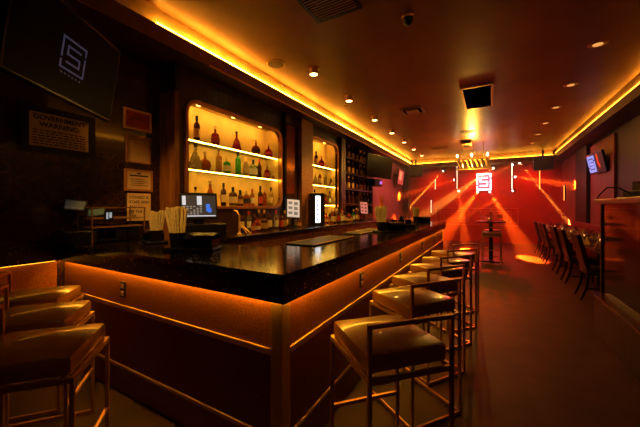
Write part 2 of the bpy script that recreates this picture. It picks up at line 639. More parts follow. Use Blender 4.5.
def bottle(kind, glass, cap, lab, loc, label, group, scale=1.0, rz=0.0, mm=None):
    key = (kind, glass, cap, lab)
    if key not in PROTO:
        prof = SHAPES[kind]
        n = 4 if kind == 'square' else 16
        sq = SQ.get(kind, 1.0)
        t = thing('bottle', label, 'bottle', loc, rz, group)
        m = MB().lathe(prof, 16, sq=sq)
        if kind == 'square':
            for v in m.bm.verts:
                if v.co.z < .16:
                    r = math.hypot(v.co.x, v.co.y / sq)
                    mxx = max(abs(v.co.x), abs(v.co.y / sq), 1e-6)
                    f = min(1.25, (r / mxx))
                    v.co.x *= f; v.co.y *= f
        if kind != 'round':
            m.build('glass_body', GL[glass], t, smooth=True)
        else:
            m.build('glass_body', GL[glass], t, smooth=True)
        zt = prof[-1][1]
        c = MB()
        if cap == 'clear' or kind in ('round', 'flask'):
            c.lathe([(.008, zt - .01), (.010, zt + .005), (.018, zt + .018), (.016, zt + .035), (.006, zt + .042)], 12)
        else:
            c.lathe([(.0165, zt - .045), (.017, zt), (.016, zt + .012)], 12)
        c.build('cap', CAPS[cap], t, smooth=True)
        if lab:
            z0, z1 = LZ[kind]
            def rad(z):
                for (ra, za), (rb, zb) in zip(prof, prof[1:]):
                    if za <= z <= zb:
                        return ra + (rb - ra) * (z - za) / max(zb - za, 1e-6)
                return prof[0][0]
            l = MB()
            na = 8
            rows = []
            ex = 1.25 if kind == 'square' else 1.0
            for z in (z0, (z0 + z1) / 2, z1):
                rows.append([l.bm.verts.new(((rad(z) * ex + .0015) * math.cos(a), (rad(z) * ex * sq + .0015) * math.sin(a), z))
                             for a in [math.radians(-90 - 60 + 120 * k / na) for k in range(na + 1)]])
            for i in range(2):
                for k in range(na):
                    l.bm.faces.new((rows[i][k], rows[i][k + 1], rows[i + 1][k + 1], rows[i + 1][k]))
            l.build('label', LAB[lab], t)
        PROTO[key] = t
        t.scale = (scale,) * 3
        return t
    t = copy_tree(PROTO[key], label, loc, rz)
    t['group'] = group
    t.scale = (scale,) * 3
    return t


FACE = math.radians(55)     # labels look towards the room


def shelf_row(items, z, x, where, group):
    for i, (y, kind, glass, cap, lab, sc, desc) in enumerate(items):
        sc *= 1.1
        bottle(kind, glass, cap, lab, (x, y * 1.046, z), f'{desc}, {ORD[i]} from the left {where}', group, sc, FACE)


G1 = 'bottles in the wide niche'
# y positions come from bearings to the bottles in the wide niche
shelf_row([
    (2.44, 'tall', 'dark', 'black', 'gold', 0.98, 'tall dark bottle'),
    (2.72, 'square', 'ruby', 'clear', 'red', 0.95, 'squat ruby decanter'),
    (3.10, 'flask', 'ruby', 'black', None, 1.0, 'tapered flask of red spirit'),
    (3.50, 'round', 'ruby', 'gold', 'black', 0.95, 'round dark amber bottle'),
    (3.80, 'round', 'ruby', 'gold', 'red', 0.95, 'round amber bottle'),
], 2.23, XN - .15, 'on top shelf of wide niche', G1)
shelf_row([
    (2.42, 'flask', 'clear', 'black', None, 1.25, 'clear flask bottle'),
    (2.56, 'round', 'amber', 'cork', None, 1.0, 'round amber bottle'),
    (2.78, 'tall', 'pink', 'clear', None, 1.0, 'tall rosy clear bottle'),
    (2.92, 'square', 'green', 'gold', 'cream', 0.95, 'green bottle with cream label'),
    (3.13, 'tall', 'green', 'black', None, 1.05, 'tall bright green bottle'),
    (3.28, 'tall', 'clear', 'gold', 'cream', 0.85, 'slim clear bottle'),
    (3.44, 'square', 'teal', 'black', 'white', 1.1, 'pale teal bottle'),
    (3.58, 'wine', 'dark', 'red', None, 0.9, 'dark slim bottle'),
    (3.76, 'square', 'ruby', 'clear', 'red', 0.85, 'square red bottle'),
    (3.93, 'short', 'clear', 'red', 'red', 0.6, 'small clear red-capped bottle'),
], 1.87, XN - .15, 'on middle shelf of wide niche', G1)
shelf_row([
    (2.42, 'round', 'clear', 'black', None, 0.95, 'clear round bottle'),
    (2.64, 'flask', 'amber', 'cork', 'cream', 1.2, 'big amber flask'),
    (2.86, 'tall', 'dark', 'black', 'cream', 0.95, 'dark bottle with cream label'),
    (3.03, 'square', 'dark', 'black', 'cream', 1.1, 'broad black bottle'),
    (3.17, 'short', 'dark', 'black', 'gold', 1.1, 'short dark bottle'),
    (3.30, 'square', 'amber', 'gold', 'black', 0.95, 'square amber bottle'),
    (3.42, 'tall', 'amber', 'red', 'white', 0.8, 'red-capped amber bottle'),
    (3.60, 'wine', 'dark', 'black', 'red', 0.95, 'dark wine-shaped bottle'),
    (3.70, 'tall', 'amber', 'gold', None, 0.85, 'gold-capped amber bottle'),
    (3.86, 'tall', 'clear', 'black', 'cream', 0.95, 'clear patterned bottle'),
], 1.415, XN - .15, 'on floor of wide niche', G1)
G2 = 'bottles in the narrow niche'
shelf_row([
    (5.32, 'tall', 'dark', 'black', 'gold', 0.95, 'dark bottle'),
    (5.55, 'round', 'ruby', 'gold', 'red', 1.0, 'round ruby bottle'),
], 2.28, XN - .15, 'on top shelf of narrow niche', G2)
shelf_row([
    (5.30, 'flask', 'clear', 'gold', None, 0.9, 'clear flask'),
    (5.48, 'tall', 'amber', 'gold', 'cream', 0.95, 'amber bottle'),
    (5.72, 'tall', 'clear', 'gold', None, 0.9, 'clear tall bottle'),
    (5.98, 'short', 'amber', 'black', 'cream', 0.9, 'short amber bottle'),
], 1.87, XN - .15, 'on middle shelf of narrow niche', G2)
shelf_row([
    (5.26, 'tall', 'amber', 'black', 'cream', 0.95, 'amber bottle'),
    (5.42, 'square', 'dark', 'black', 'gold', 1.0, 'square dark bottle'),
    (5.58, 'tall', 'green', 'gold', 'white', 0.95, 'green bottle'),
    (5.74, 'round', 'amber', 'black', None, 0.9, 'round amber bottle'),
    (5.92, 'tall', 'clear', 'black', 'white', 0.95, 'clear bottle'),
    (6.08, 'short', 'ruby', 'gold', 'cream', 1.0, 'short ruby bottle'),
], 1.45, XN - .15, 'on lowest shelf of narrow niche', G2)

# ------------------------------------------------------------------ back bar
bb = thing('back_bar_cabinet', 'low dark back bar cabinet with doors under the wall niches', 'cabinet', (XN, 2.26, 0))
MB().box(0, .60, 0, 6.35, 0.10, 1.03).box(0, .55, .02, 6.33, 0, .10).build('cabinet_body', M_WOODM, bb)
for k in range(10):
    d = MB().box(.602, .622, .02 + .632 * k, .02 + .632 * k + .60, .14, .98, .004).build('door', M_WOODM, bb)
    MB().box(.622, .640, .05 + .632 * k, .062 + .632 * k, .55, .70).build('handle', M_GOLD, d)
bt = MB().box(XN, XN + .66, 2.24, 8.62, 1.03, 1.07, .006).build('back_bar_worktop', M_GRANITE)
tag(bt, 'long dark worktop of the back bar below the lit niches', 'worktop')

mix = [('tall', 'dark', 'black', 'cream'), ('wine', 'dark', 'black', 'red'), ('tall', 'amber', 'gold', 'cream'), ('short', 'amber', 'black', 'gold'),
       ('square', 'dark', 'black', 'gold'), ('tall', 'clear', 'red', 'white'), ('wine', 'dark', 'gold', 'gold'), ('tall', 'green', 'gold', 'white'), ('short', 'ruby', 'red', 'cream')]
names = {'tall': 'tall', 'wine': 'long-necked', 'short': 'short', 'square': 'square'}
for row, (x, y0, n, st) in enumerate([(-2.92, 3.02, 11, .118), (-2.72, 3.00, 10, .122)]):
    for i in range(n):
        k, g, c, l = mix[(i * 5 + row * 3) % len(mix)]
        bottle(k, g, c, l, (x + random.uniform(-.02, .02), y0 + st * i, 1.07),
               f'{names[k]} {g} bottle, {ORD[i]} from left in {["rear", "front"][row]} row beneath wide niche', 'bottles on the back bar beneath the wide niche', random.uniform(.88, 1.02), FACE)
for row, (x, y0, n, st) in enumerate([(-2.96, 5.22, 13, .13), (-2.72, 5.28, 12, .14)]):
    for i in range(n):
        k, g, c, l = mix[(i * 4 + row * 2) % len(mix)]
        bottle(k, g, c, l, (x + random.uniform(-.02, .02), y0 + st * i, 1.07),
               f'{names[k]} {g} bottle, {ORD[i]} from left in {["rear", "front"][row]} row beneath narrow niche', 'bottles on the back bar beneath the narrow niche', random.uniform(.85, 1.05), FACE)

# wine rack
wr = thing('wine_rack', 'tall dark wooden rack of wine bottles past the narrow niche', 'wine rack', (XN, 6.66, 1.2))
for _y in ((0, .03), (1.99, 2.02), (.97, .99)):
    MB().box(-.29, 0.0, *_y, 0, 1.83).build('side_panel', M_DARKW, wr)
for zs in (0.26, 0.66, 1.06, 1.45):
    MB().box(-.29, 0.0, .03, 1.99, zs - .02, zs).build('shelf', M_DARKW, wr)
    MB().box(-.012, 0.0, .03, 1.99, zs + .02, zs + .026).build('rail', M_BRASSDARK, wr)
rk = ['top', 'second', 'third', 'lowest']
for r, zs in enumerate((1.45, 1.06, 0.66, 0.26)):
    for i in range(7):
        yy = .16 + .265 * i + (0.04 if i > 2 else 0)
        g, l = [('dark', 'gold'), ('dark', 'cream'), ('amber', 'cream'), ('dark', 'gold')][(i + r * 2) % 4] if r < 3 else ('dark', None)
        g = 'amber' if (i + r) % 2 else g
        bottle('wine', g, 'gold', l, (XN - .07, 6.66 + yy, 1.2 + zs), f'{g} wine bottle, {ORD[i]} from the left on the {rk[r]} rack shelf', 'wine bottles in the rack', 1.12, FACE)



# ------------------------------------------------------------------ the bar
def frange(a, b, n):
    return [a + (b - a) * i / n for i in range(n + 1)]


M_APRON = granite('speckled_granite_edge', .3, .35)
wt = thing('bar_worktop', 'long L-shaped black granite bar top with thick speckled edge', 'bar counter', (0, 0, 0.925))
top = [(-0.87, 1.18), (-0.87, 7.30), (-1.58, 7.30), (-1.58, 1.92), (XL + .002, 1.92), (XL + .002, 1.18)]
MB().prism(top, 0.095, 0.145).build('countertop', M_GRANITE, wt)
MB().box(XL + .002, -0.87, 1.18, 1.205, 0, .095).box(-.895, -.87, 1.205, 7.30, 0, .095).box(-1.58, -.895, 7.275, 7.30, 0, .095).build('apron', M_APRON, wt)
bar = thing('bar_cabinet', 'speckled brown bar front with gold corner post and rails', 'bar counter', (0, 0, 0))
PX, PY = -0.925, 1.235
MB().box(XL + .002, PX, PY, PY + .03, 0, 1.018).build('front_panel', M_PANEL, bar)
MB().box(PX - .03, PX, PY + .03, 7.24, 0, 1.018).build('front_panel', M_PANEL, bar)
MB().box(-1.5, PX - .03, 7.21, 7.24, 0, 1.018).build('end_panel', M_PANEL, bar)
MB().box(XL + .002, -1.5, 1.82, 1.85, 0, 1.018).box(-1.53, -1.5, 1.85, 7.24, 0, 1.018).build('back_panel', M_BLACK, bar)
MB().box(PX - .062, PX + .012, PY - .012, PY + .06, 0, .93, .003).build('corner_post', M_GOLD, bar)
MB().box(PX - .03, PX + .012, 7.19, 7.252, 0, .93, .003).build('corner_post', M_GOLD, bar)
for z in (0.632, 0.19):
    h = .034 if z > .5 else .024
    MB().box(XL + .004, PX - .062, PY - .014, PY, z, z + h, .003).build('rail', M_GOLD, bar)
    MB().box(PX, PX + .014, PY + .06, 7.19, z, z + h, .003).build('rail', M_GOLD, bar)
UL = em('under_bar_led', (1.0, 0.43, 0.025), UNDER)
MB().box(XL + .02, PX, PY - .024, PY - .006, .930, .936).build('led_strip', UL, bar)
MB().box(PX + .006, PX + .024, PY, 7.2, .930, .936).build('led_strip', UL, bar)

# speckled dado on the left wall beside the bar, with its own ledge and LED tape
wd = thing('wall_dado', 'speckled wall dado with black ledge left of the bar front', 'wall panelling', (XL, 0, 0))
MB().box(.002, .02, -1.2, 1.17, 0, .93).build('panel', M_PANEL, wd)
MB().box(.002, .075, -1.2, 1.17, .93, 1.07, .004).build('ledge', M_APRON, wd)
MB().box(.03, .045, .2, 1.15, .922, .929).build('led_strip', em('dado_led', (1.0, .43, .025), UNDER * .07), wd)

# outlets on the bar front
ol0 = thing('power_outlet', 'black power outlet on the bar front beside the left stools', 'power outlet', (-2.40, PY, .78), 0, 'outlets on the bar front')
MB().box(-.035, .035, -.008, 0, -.06, .06, .004).build('cover_plate', M_BLACK, ol0)
MB().box(-.018, .018, -.012, -.008, .012, .045, .002).box(-.018, .018, -.012, -.008, -.045, -.012, .002).build('socket', M_STEEL, ol0)
for i, y in enumerate((2.32, 3.57, 4.88, 6.0)):
    copy_tree(ol0, f'black power outlet on the stool side of the bar front, {ORD[i]} from the gold corner', (PX, y, .80), PI / 2)


# bar mats
for i, (x0, x1, y0, y1, lab) in enumerate([(-1.57, -1.28, 2.15, 3.0, 'dark flat bar mat on inner edge of bar top, nearer one'),
                                           (-1.57, -1.34, 3.35, 4.3, 'dark flat bar mat on inner edge of bar top, farther one')]):
    t = thing('bar_mat', lab, 'bar mat', ((x0 + x1) / 2, (y0 + y1) / 2, 1.07), 0, 'bar mats')
    w2, l2 = (x1 - x0) / 2, (y1 - y0) / 2
    MB().box(-w2, w2, -l2, l2, 0, .010, .003).build('mat', M_RUBBER, t)
    MB().box(-w2, -w2 + .012, -l2, l2, .010, .015).box(w2 - .012, w2, -l2, l2, .010, .015).build('rim', M_GOLD, t)


# ---- straw caddies
def caddy(loc, rz, label, s=1.0, straws=26, orange=False, lean=.12):
    t = thing('straw_caddy', label, 'bar caddy', loc, rz, 'straw caddies on the bar')
    t.scale = (s,) * 3
    m = MB()
    m.box(-.17, .17, -.09, .09, 0, .022, .008)
    m.build('tray', M_BLACK, t)
    for k in range(3):
        x0 = -.03 + .065 * k
        b = MB()
        b.box(x0, x0 + .06, -.08, .08, .022, .026)
        b.box(x0, x0 + .004, -.08, .08, .022, .075).box(x0 + .056, x0 + .06, -.08, .08, .022, .075)
        b.box(x0, x0 + .06, -.08, -.076, .022, .06).box(x0, x0 + .06, .076, .08, .022, .085)
        b.build('compartment', M_BLACKG, t)
    # domed lid
    prof = [(-.085, .085), (-.06, .105), (0, .118), (.06, .108), (.085, .088), (.085, .082), (.06, .10), (0, .110), (-.06, .098), (-.085, .08)]
    MB().extrude_x(prof, -.03, .165).build('lid', M_BLACKG, t)
    MB().lathe([(.046, .022), (.058, .12), (.060, .12), (.057, .118), (.045, .03)], 16, (-.105, 0, 0)).build('cup', M_BLACK, t, smooth=True)
    st = MB()
    for k in range(straws):
        a = 2.4 * k
        r = .044 * math.sqrt((k + .5) / straws)
        bx, by = -.105 + r * .75 * math.cos(a), r * .75 * math.sin(a)
        tx, ty = -.105 + r * 1.6 * math.cos(a) - lean * .1, r * 1.6 * math.sin(a)
        st.tube([(bx, by, .035), (tx, ty, .285 + random.uniform(-.014, .014))], .0088, 6)
    s_ = st.build('straws', M_STRAW, t, smooth=True)
    s_['kind'] = 'stuff'
    if orange:
        n = MB()
        for k in range(5):
            a = k * 1.3
            n.tube([(-.105 + .01 * math.cos(a), .01 * math.sin(a), .25), (-.105 + .02 * math.cos(a), .02 * math.sin(a), .40 + .02 * (k % 3)), ], [.012, .003], 6)
        n.build('orange_picks', M_ORANGEP, t)
    return t


caddy((-1.99, 1.53, 1.07), .50, 'black straw caddy full of paper straws, nearest on the bar top', 1.12, 36)
caddy((-2.74, 1.68, 1.07), 2.75, 'black straw caddy beside the left wall notices on the bar top', 1.0, 30)
caddy((-1.14, 3.85, 1.07), .9, 'straw caddy with orange picks sticking up, midway along the bar', 1.15, 30, orange=True)
caddy((-1.26, 6.5, 1.07), .9, 'straw caddy at the far stage end of the bar top', 1.1, 26)

# dark garnish tray between the far caddies: cut as a crate of bottles
gt = thing('garnish_tray', 'black garnish tray with round tubs beyond the orange-topped caddy', 'garnish tray', (-1.22, 4.75, 1.07), .7)
MB().box(-.2, .2, -.1, .1, 0, .06, .012).build('tray', M_BLACK, gt)
for k in range(3):
    MB().lathe([(.04, .06), (.048, .13), (.046, .13), (.038, .065)], 14, (-.12 + .12 * k, 0, 0)).build('tub', M_BLACKG, gt, smooth=True)
MB().lathe([(.02, .13), (.035, .15), (.02, .19), (.006, .20)], 12, (0.0, 0, 0)).build('knob', M_BLACKG, gt, smooth=True)


# ---- point of sale terminals
def screen_ui(parent, w, h, z0, tilt_y, bright, kind):
    """a screen plane in local xz at y=tilt_y; coloured blocks of an order screen"""
    a = em('screen_white_%s' % kind, (0.75, 0.85, 1.0), bright * 1.5)
    b = em('screen_grey_%s' % kind, (0.30, 0.33, 0.38), bright * .35)
    MB().box(-w / 2, w / 2, tilt_y - .001, tilt_y, z0, z0 + h).build('screen', em('screen_dark_%s' % kind, (0.10, 0.12, 0.16), bright * .25), parent)
    m = MB()
    if kind == 'pos':
        m.box(-w * .48, -w * .38, tilt_y - .002, tilt_y - .001, z0 + h * .55, z0 + h * .97)
        m.box(-w * .06, w * .08, tilt_y - .002, tilt_y - .001, z0 + h * .55, z0 + h * .97)
        m.box(-w * .48, w * .48, tilt_y - .002, tilt_y - .001, z0 + h * .02, z0 + h * .07)
        m.build('menu_column', a, parent)
        g = MB()
        for r in range(5):
            for c in range(6):
                if (r * 7 + c * 3) % 5:
                    g.box(-w * .46 + c * w * .095, -w * .46 + c * w * .095 + w * .06, tilt_y - .002, tilt_y - .001, z0 + h * (.12 + .085 * r), z0 + h * (.16 + .085 * r))
        g.build('menu_buttons', em('screen_mid', (.6, .65, .7), bright * .7), parent)
        MB().box(w * .2, w * .32, tilt_y - .002, tilt_y - .001, z0 + h * .25, z0 + h * .6).box(w * .26, w * .36, tilt_y - .002, tilt_y - .001, z0 + h * .2, z0 + h * .4).build('logo_patch', em('screen_blue', (0.05, 0.22, 1.0), bright * 1.6), parent)
    else:
        for r in range(5):
            m.box(-w * .42, w * .1, tilt_y - .002, tilt_y - .001, z0 + h * (.08 + .18 * r), z0 + h * (.2 + .18 * r))
            m.box(w * .18, w * .42, tilt_y - .002, tilt_y - .001, z0 + h * (.08 + .18 * r), z0 + h * (.16 + .18 * r))
        m.build('menu_column', a, parent)


pos = thing('point_of_sale_terminal', 'order terminal with lit screen in front of the wide niche', 'computer terminal', (-2.72, 2.16, 1.07), rot=(0, 0, math.radians(62)))
MB().box(-.24, .26, -.14, .14, 0, .15, .01).build('cash_drawer', M_BLACK, pos)
MB().box(-.05, .05, -.03, .04, .15, .26, .006).build('stand', M_BLACK, pos)
hd = bpy.data.objects.new('display', None)
MBt = MB().box(-.19, .19, 0, .03, -.02, .27, .006).build('display', M_BLACK, pos)
MBt.location = (0, -.05, .22)
MBt.rotation_euler = (-.22, 0, 0)
bpy.data.objects.remove(hd)
screen_ui(MBt, .345, .235, .005, -.001, 0.42, 'pos')

for i, (loc, rz, lab, col) in enumerate([
    ((-2.66, 3.84, 1.07), math.radians(52), 'small white-lit tablet on stand between the two niches', (0.85, 0.85, 0.85)),
    ((-2.62, 6.75, 1.07), math.radians(55), 'small pink-lit tablet on stand below the wine rack', (1.0, 0.35, 0.32)),
]):
    t = thing('tablet', lab, 'tablet', loc, rz, 'tablets on the back bar')
    MB().lathe([(.07, 0), (.07, .012), (.02, .02), (.015, .2)], 16).build('stand', M_BLACK, t, smooth=True)
    d = MB().box(-.115, .115, 0, .014, 0, .31, .005).build('display', M_BLACK, t)
    d.location = (0, -.03, .16)
    d.rotation_euler = (-.25, .08, 0)
    MB().box(-.1, .1, -.0015, 0, .015, .295).build('screen', em('tablet_screen_%d' % i, col, .38), d)
    m = MB()
    for r in range(3):
        m.box(-.08, -.02, -.003, -.0015, .06 + .08 * r, .10 + .08 * r)
        m.box(.01, .07, -.003, -.0015, .05 + .08 * r, .10 + .08 * r)
    m.build('menu_buttons', em('tablet_mark_%d' % i, tuple(c * .25 for c in col), .5), d)

# small glass-door cooler with bright light
ck = thing('bottle_cooler', 'small black bottle cooler with bright white door light on the back bar', 'cooler', (-2.70, 4.66, 1.07), math.radians(40))
MB().box(-.13, .14, 0.02, .30, 0, .58, .008).build('cooler_body', M_BLACKM, ck)
dr = MB().box(-.13, -.03, 0, .018, .01, .57).box(.06, .14, 0, .018, .01, .57).box(-.03, .06, 0, .018, .53, .57).box(-.03, .06, 0, .018, .01, .05).build('door', M_BLACKM, ck)
MB().box(-.03, .06, .004, .014, .05, .53).build('light_panel', em('cooler_light', (0.72, 0.84, 1.0), 2.6), dr)
m = MB()
for r in range(5):
    m.box(-.01, .03, .001, .004, .09 + .085 * r, .13 + .085 * r)
m.build('shelf_pattern', em('cooler_items', (.25, .35, .8), .9), dr)

# brass pour spout between terminal and bottles
fa = thing('bar_faucet', 'slim brass bar faucet with angled arm beside the bottle rows', 'faucet', (-2.62, 2.66, 1.07), .4)
MB().lathe([(.03, 0), (.03, .01), (.012, .02), (.010, .24)], 12).tube([(0, 0, .22), (-.03, 0, .28), (-.07, 0, .29)], .008).build('spout', M_GOLD, fa, smooth=True)
MB().tube([(0.0, 0, .14), (.09, 0, .02)], .006).tube([(.03, 0, .11), (.15, 0, .01)], .005).build('support_arm', M_GOLD, fa)
MB().tube([(0.0, 0, .245), (.0, 0, .29)], .007).build('handle', M_BLACK, fa)

# ---- gear on the left end of the bar
rk_ = thing('counter_rack', 'open gold-framed rack with small display on the left end of bar', 'rack', (XL + .20, 1.54, 1.07), PI / 2)
fr = MB()
for x in (-.23, .23):
    for y in (-.13, .13):
        fr.box(x - .005, x + .005, y - .005, y + .005, 0, .32)
for z in (.33,):
    fr.box(-.238, .238, -.138, -.122, z - .012, z).box(-.238, .238, .122, .138, z - .012, z).box(-.238, -.222, -.13, .13, z - .012, z).box(.222, .238, -.13, .13, z - .012, z)
fr.build('frame', pm('rack_brass', (.30, .15, .05), .4, metal=.5), rk_)
for z in (.02, .14, .22):
    MB().box(-.22, .22, -.12, .12, z, z + .012).build('shelf', M_BRASSDARK if z > .1 else M_BLACK, rk_)
MB().box(-.13, -.06, -.135, -.11, .20, .30, .004).build('small_display', M_BLACK, rk_)
MB().box(-.12, -.105, -.138, -.135, .22, .28).box(-.095, -.075, -.138, -.135, .23, .28).build('display_digits', em('digits', (.5, .6, .7), .5), rk_)
MB().box(-.02, .08, -.1, .08, .032, .12, .01).box(.1, .2, -.1, .08, .032, .135, .01).build('stored_boxes', M_BLACK, rk_)

cr = thing('card_terminal', 'dark card terminal with dim tilted screen near left wall', 'payment terminal', (-3.2, 1.29, 1.07), math.radians(62))
MB().box(-.12, .12, -.1, .1, 0, .12, .01).box(-.02, .02, -.02, .02, .12, .24).build('base', M_BLACK, cr)
d = MB().box(-.085, .085, 0, .02, 0, .11, .004).build('display', M_BLACK, cr); d.location = (-.05, -.02, .30); d.rotation_euler = (-.5, .12, 0)
MB().box(-.07, .07, -.002, 0, .012, .098).build('screen', em('dim_screen', (.35, .42, .36), .03), d)
m = MB()
for k in range(8):
    m.box(-.06 + .016 * k, -.052 + .016 * k, -.003, -.002, .02 + .006 * (k % 3), .03 + .012 * ((k * 5) % 5))
m.build('screen_text', em('dim_screen_text', (.7, .75, .65), .12), d)
d2 = MB().box(-.07, .07, 0, .012, 0, .12, .004).build('keypad', M_BLACK, cr); d2.location = (.11, -.02, .25); d2.rotation_euler = (-1.0, -.1, 0)
MB().box(-.06, .06, -.002, 0, .01, .11).build('keys', em('keys_glow', (.12, .22, .12), .10), d2)
# ------------------------------------------------------------------ notices on the left wall
def picture(name, y0, y1, z0, z1, label, cat, mfr, mpap, fw, x=XL, group=None):
    t = thing(name, label, cat, (x, (y0 + y1) / 2, z0), PI / 2, group)
    W, Hh = (y1 - y0) / 2, z1 - z0
    MB().box(-W + fw, W - fw, -.012, -.002, fw, Hh - fw).build('print', mpap, t)
    if fw > .004:
        MB().box(-W, -W + fw, -.022, 0, 0, Hh).box(W - fw, W, -.022, 0, 0, Hh).box(-W + fw, W - fw, -.022, 0, 0, fw).box(-W + fw, W - fw, -.022, 0, Hh - fw, Hh).build('frame', mfr, t)
    return t, W, Hh


t, W, Hh = picture('wall_certificate', 1.73, 2.03, 2.24, 2.46, 'orange-red certificate in gold frame, topmost of the wall notices', 'certificate', M_GOLD, M_REDPAPER, .022)
MB().box(-.09, -.03, -.0135, -.012, .10, .105).box(-.09, -.04, -.0135, -.012, .13, .134).box(.0, .016, -.0135, -.012, .12, .135).box(.04, .10, -.0135, -.012, .12, .124).build('print_marks', M_INK, t)
t, W, Hh = picture('wall_certificate', 1.76, 2.02, 1.88, 2.18, 'plain brown certificate in thin frame directly below the red one', 'certificate', M_FRAMEW, M_PAPER, .014)
MB().box(-.08, .08, -.0135, -.012, .25, .258).box(-.06, .06, -.0135, -.012, .22, .225).build('print_marks', M_FRAMEW, t)
t, W, Hh = picture('wall_certificate', 1.745, 2.045, 1.575, 1.81, 'certificate with dark heading band in wooden frame, third from the top', 'certificate', M_FRAMEW, M_PAPER, .02)
m = MB().box(-.10, .10, -.0135, -.012, .16, .175).box(-.02, .02, -.0135, -.012, .185, .2)
for k in range(4):
    m.box(-.09, .09 - .03 * (k % 2), -.0135, -.012, .06 + .022 * k, .066 + .022 * k)
m.build('print_marks', M_INK, t)
t, W, Hh = picture('wall_note', 1.77, 2.03, 1.245, 1.555, 'handwritten paper note, lowest of the wall notices', 'note', M_FRAMEW, pm('note_paper', (0.85, 0.62, 0.34), .7), .004)
for k, s in enumerate(('CONSIST &', 'STAFF AND', 'ALL', 'OF THE', 'BAR')):
    text_mesh('handwriting', s, .042, M_INK, t, (-W + .02, -.013, Hh - .05 - .052 * k), 'LEFT', bold=.0006)
t, W, Hh = picture('warning_sign', 0.93, 1.47, 1.87, 2.27, 'government warning notice in wide black frame under the big television', 'sign', M_BLACK, M_PAPER, .055)
text_mesh('heading', 'GOVERNMENT', .056, M_INK, t, (0, -.013, Hh - .095), bold=.0016)
text_mesh('heading', 'WARNING:', .058, M_INK, t, (0, -.013, Hh - .155), bold=.0016)
m = MB()
for r in range(6):
    x = -.19
    while x < .18:
        l = random.uniform(.015, .05)
        m.box(x, min(x + l, .19), -.0135, -.012, .075 + .023 * r, .084 + .023 * r)
        x += l + .01
m.build('fine_print', M_INK, t)


# ------------------------------------------------------------------ televisions
def tv(name, c, rot, w, h, label, scr, mount, group='televisions'):
    t = thing(name, label, 'television', c, rot=rot)
    MB().box(-w / 2, w / 2, .0, .05, -h / 2, h / 2, .008).build('casing', M_BLACKG, t)
    MB().box(-w / 2 + .018, w / 2 - .018, -.002, .0, -h / 2 + .018, h / 2 - .018).build('screen', scr, t)
    R = t.rotation_euler.to_matrix()
    a = R.transposed() @ (Vector(mount) - Vector(c))
    MB().box(-.12, .12, .05, .075, -.12, .12).tube([(0, .07, 0), (0, .14, .03), tuple(a)], .018, 8).build('wall_mount', M_BLACKM, t)
    return t


SCR_BLACK = pm('screen_off', (0.0015, 0.0015, 0.0015), 0.3, spec=.03)
zc = 2.05
c = Vector((-1.208 * zc, .465 * zc, 1.4 + 149 * zc / 300))
t = tv('television', c, (.113, .053, 2.104), .88, .60, 'large television with dim square logo above the left end of bar', SCR_BLACK, (-2.9, .7, 3.03))
m = logo_bars(MB(), -.10, .10, -.108, .108, -.002, .06)
m.build('screen_logo', em('tv_logo', (0.10, 0.13, 0.30), .16), t)
m = MB()
for k in range(6):
    m.box(-.085 + .03 * k, -.072 + .03 * k, -.004, -.002, -.140, -.128)
m.build('screen_caption', em('tv_caption', (0.12, 0.13, 0.22), .08), t)

s = .86
t = tv('television', (2.13, 9.2, 2.42), (.195, 0, -1.475), .86, .49, 'tilted television showing striped logo on the right wall', em('tv_right_bg', (.05, .01, .015), .5), (2.29, 9.3, 2.55))
m = logo_bars(MB(), -.40, -.02, -.20, .19, -.002, .15)
m.build('screen_logo', em('tv_right_logo', (0.30, 0.35, 1.0), 1.1), t)
MB().box(.10, .17, -.004, -.002, -.05, .2).box(.14, .20, -.004, -.002, -.12, -.02).box(-.40, -.25, -.004, -.002, .2, .22).build('screen_streak', em('tv_right_red', (1, .05, .01), .9), t)

t = tv('television', (-2.66, 8.1, 2.52), (.10, 0, math.atan2(.97, .22)), 1.34, .62, 'dark television hanging from soffit past the wine rack', SCR_BLACK, (-2.95, 8.0, 3.03))
t = tv('television', (-2.88, 11.2, 2.50), (.12, 0, PI / 2 + .05), .95, .56, 'small lit television beside the stage on the left wall', em('tv_stage_bg', (.55, .06, .05), .8), (-3.1, 11.2, 2.6))
MB().box(-.3, .1, -.004, -.002, -.1, .2).build('screen_image', em('tv_stage_img', (1, .35, .15), .9), t)
pj = thing('projector', 'small black box projector beneath the dark hanging television', 'projector', (-2.9, 8.35, 2.0), 1.4)
MB().box(-.22, .22, -.12, .12, 0, .2, .015).build('casing', M_BLACK, pj)
MB().lathe([(.04, 0), (.045, .03), (.03, .03)], 14, (0, 0, 0)).build('lens', em('lens_purple', (.5, .15, .8), 1.2), pj).rotation_euler = (PI / 2, 0, 0)
pj.children[-1].location = (0.1, -.12, .1)
MB().box(-.02, .02, .12, .22, .08, .12).build('bracket', M_BLACKM, pj)


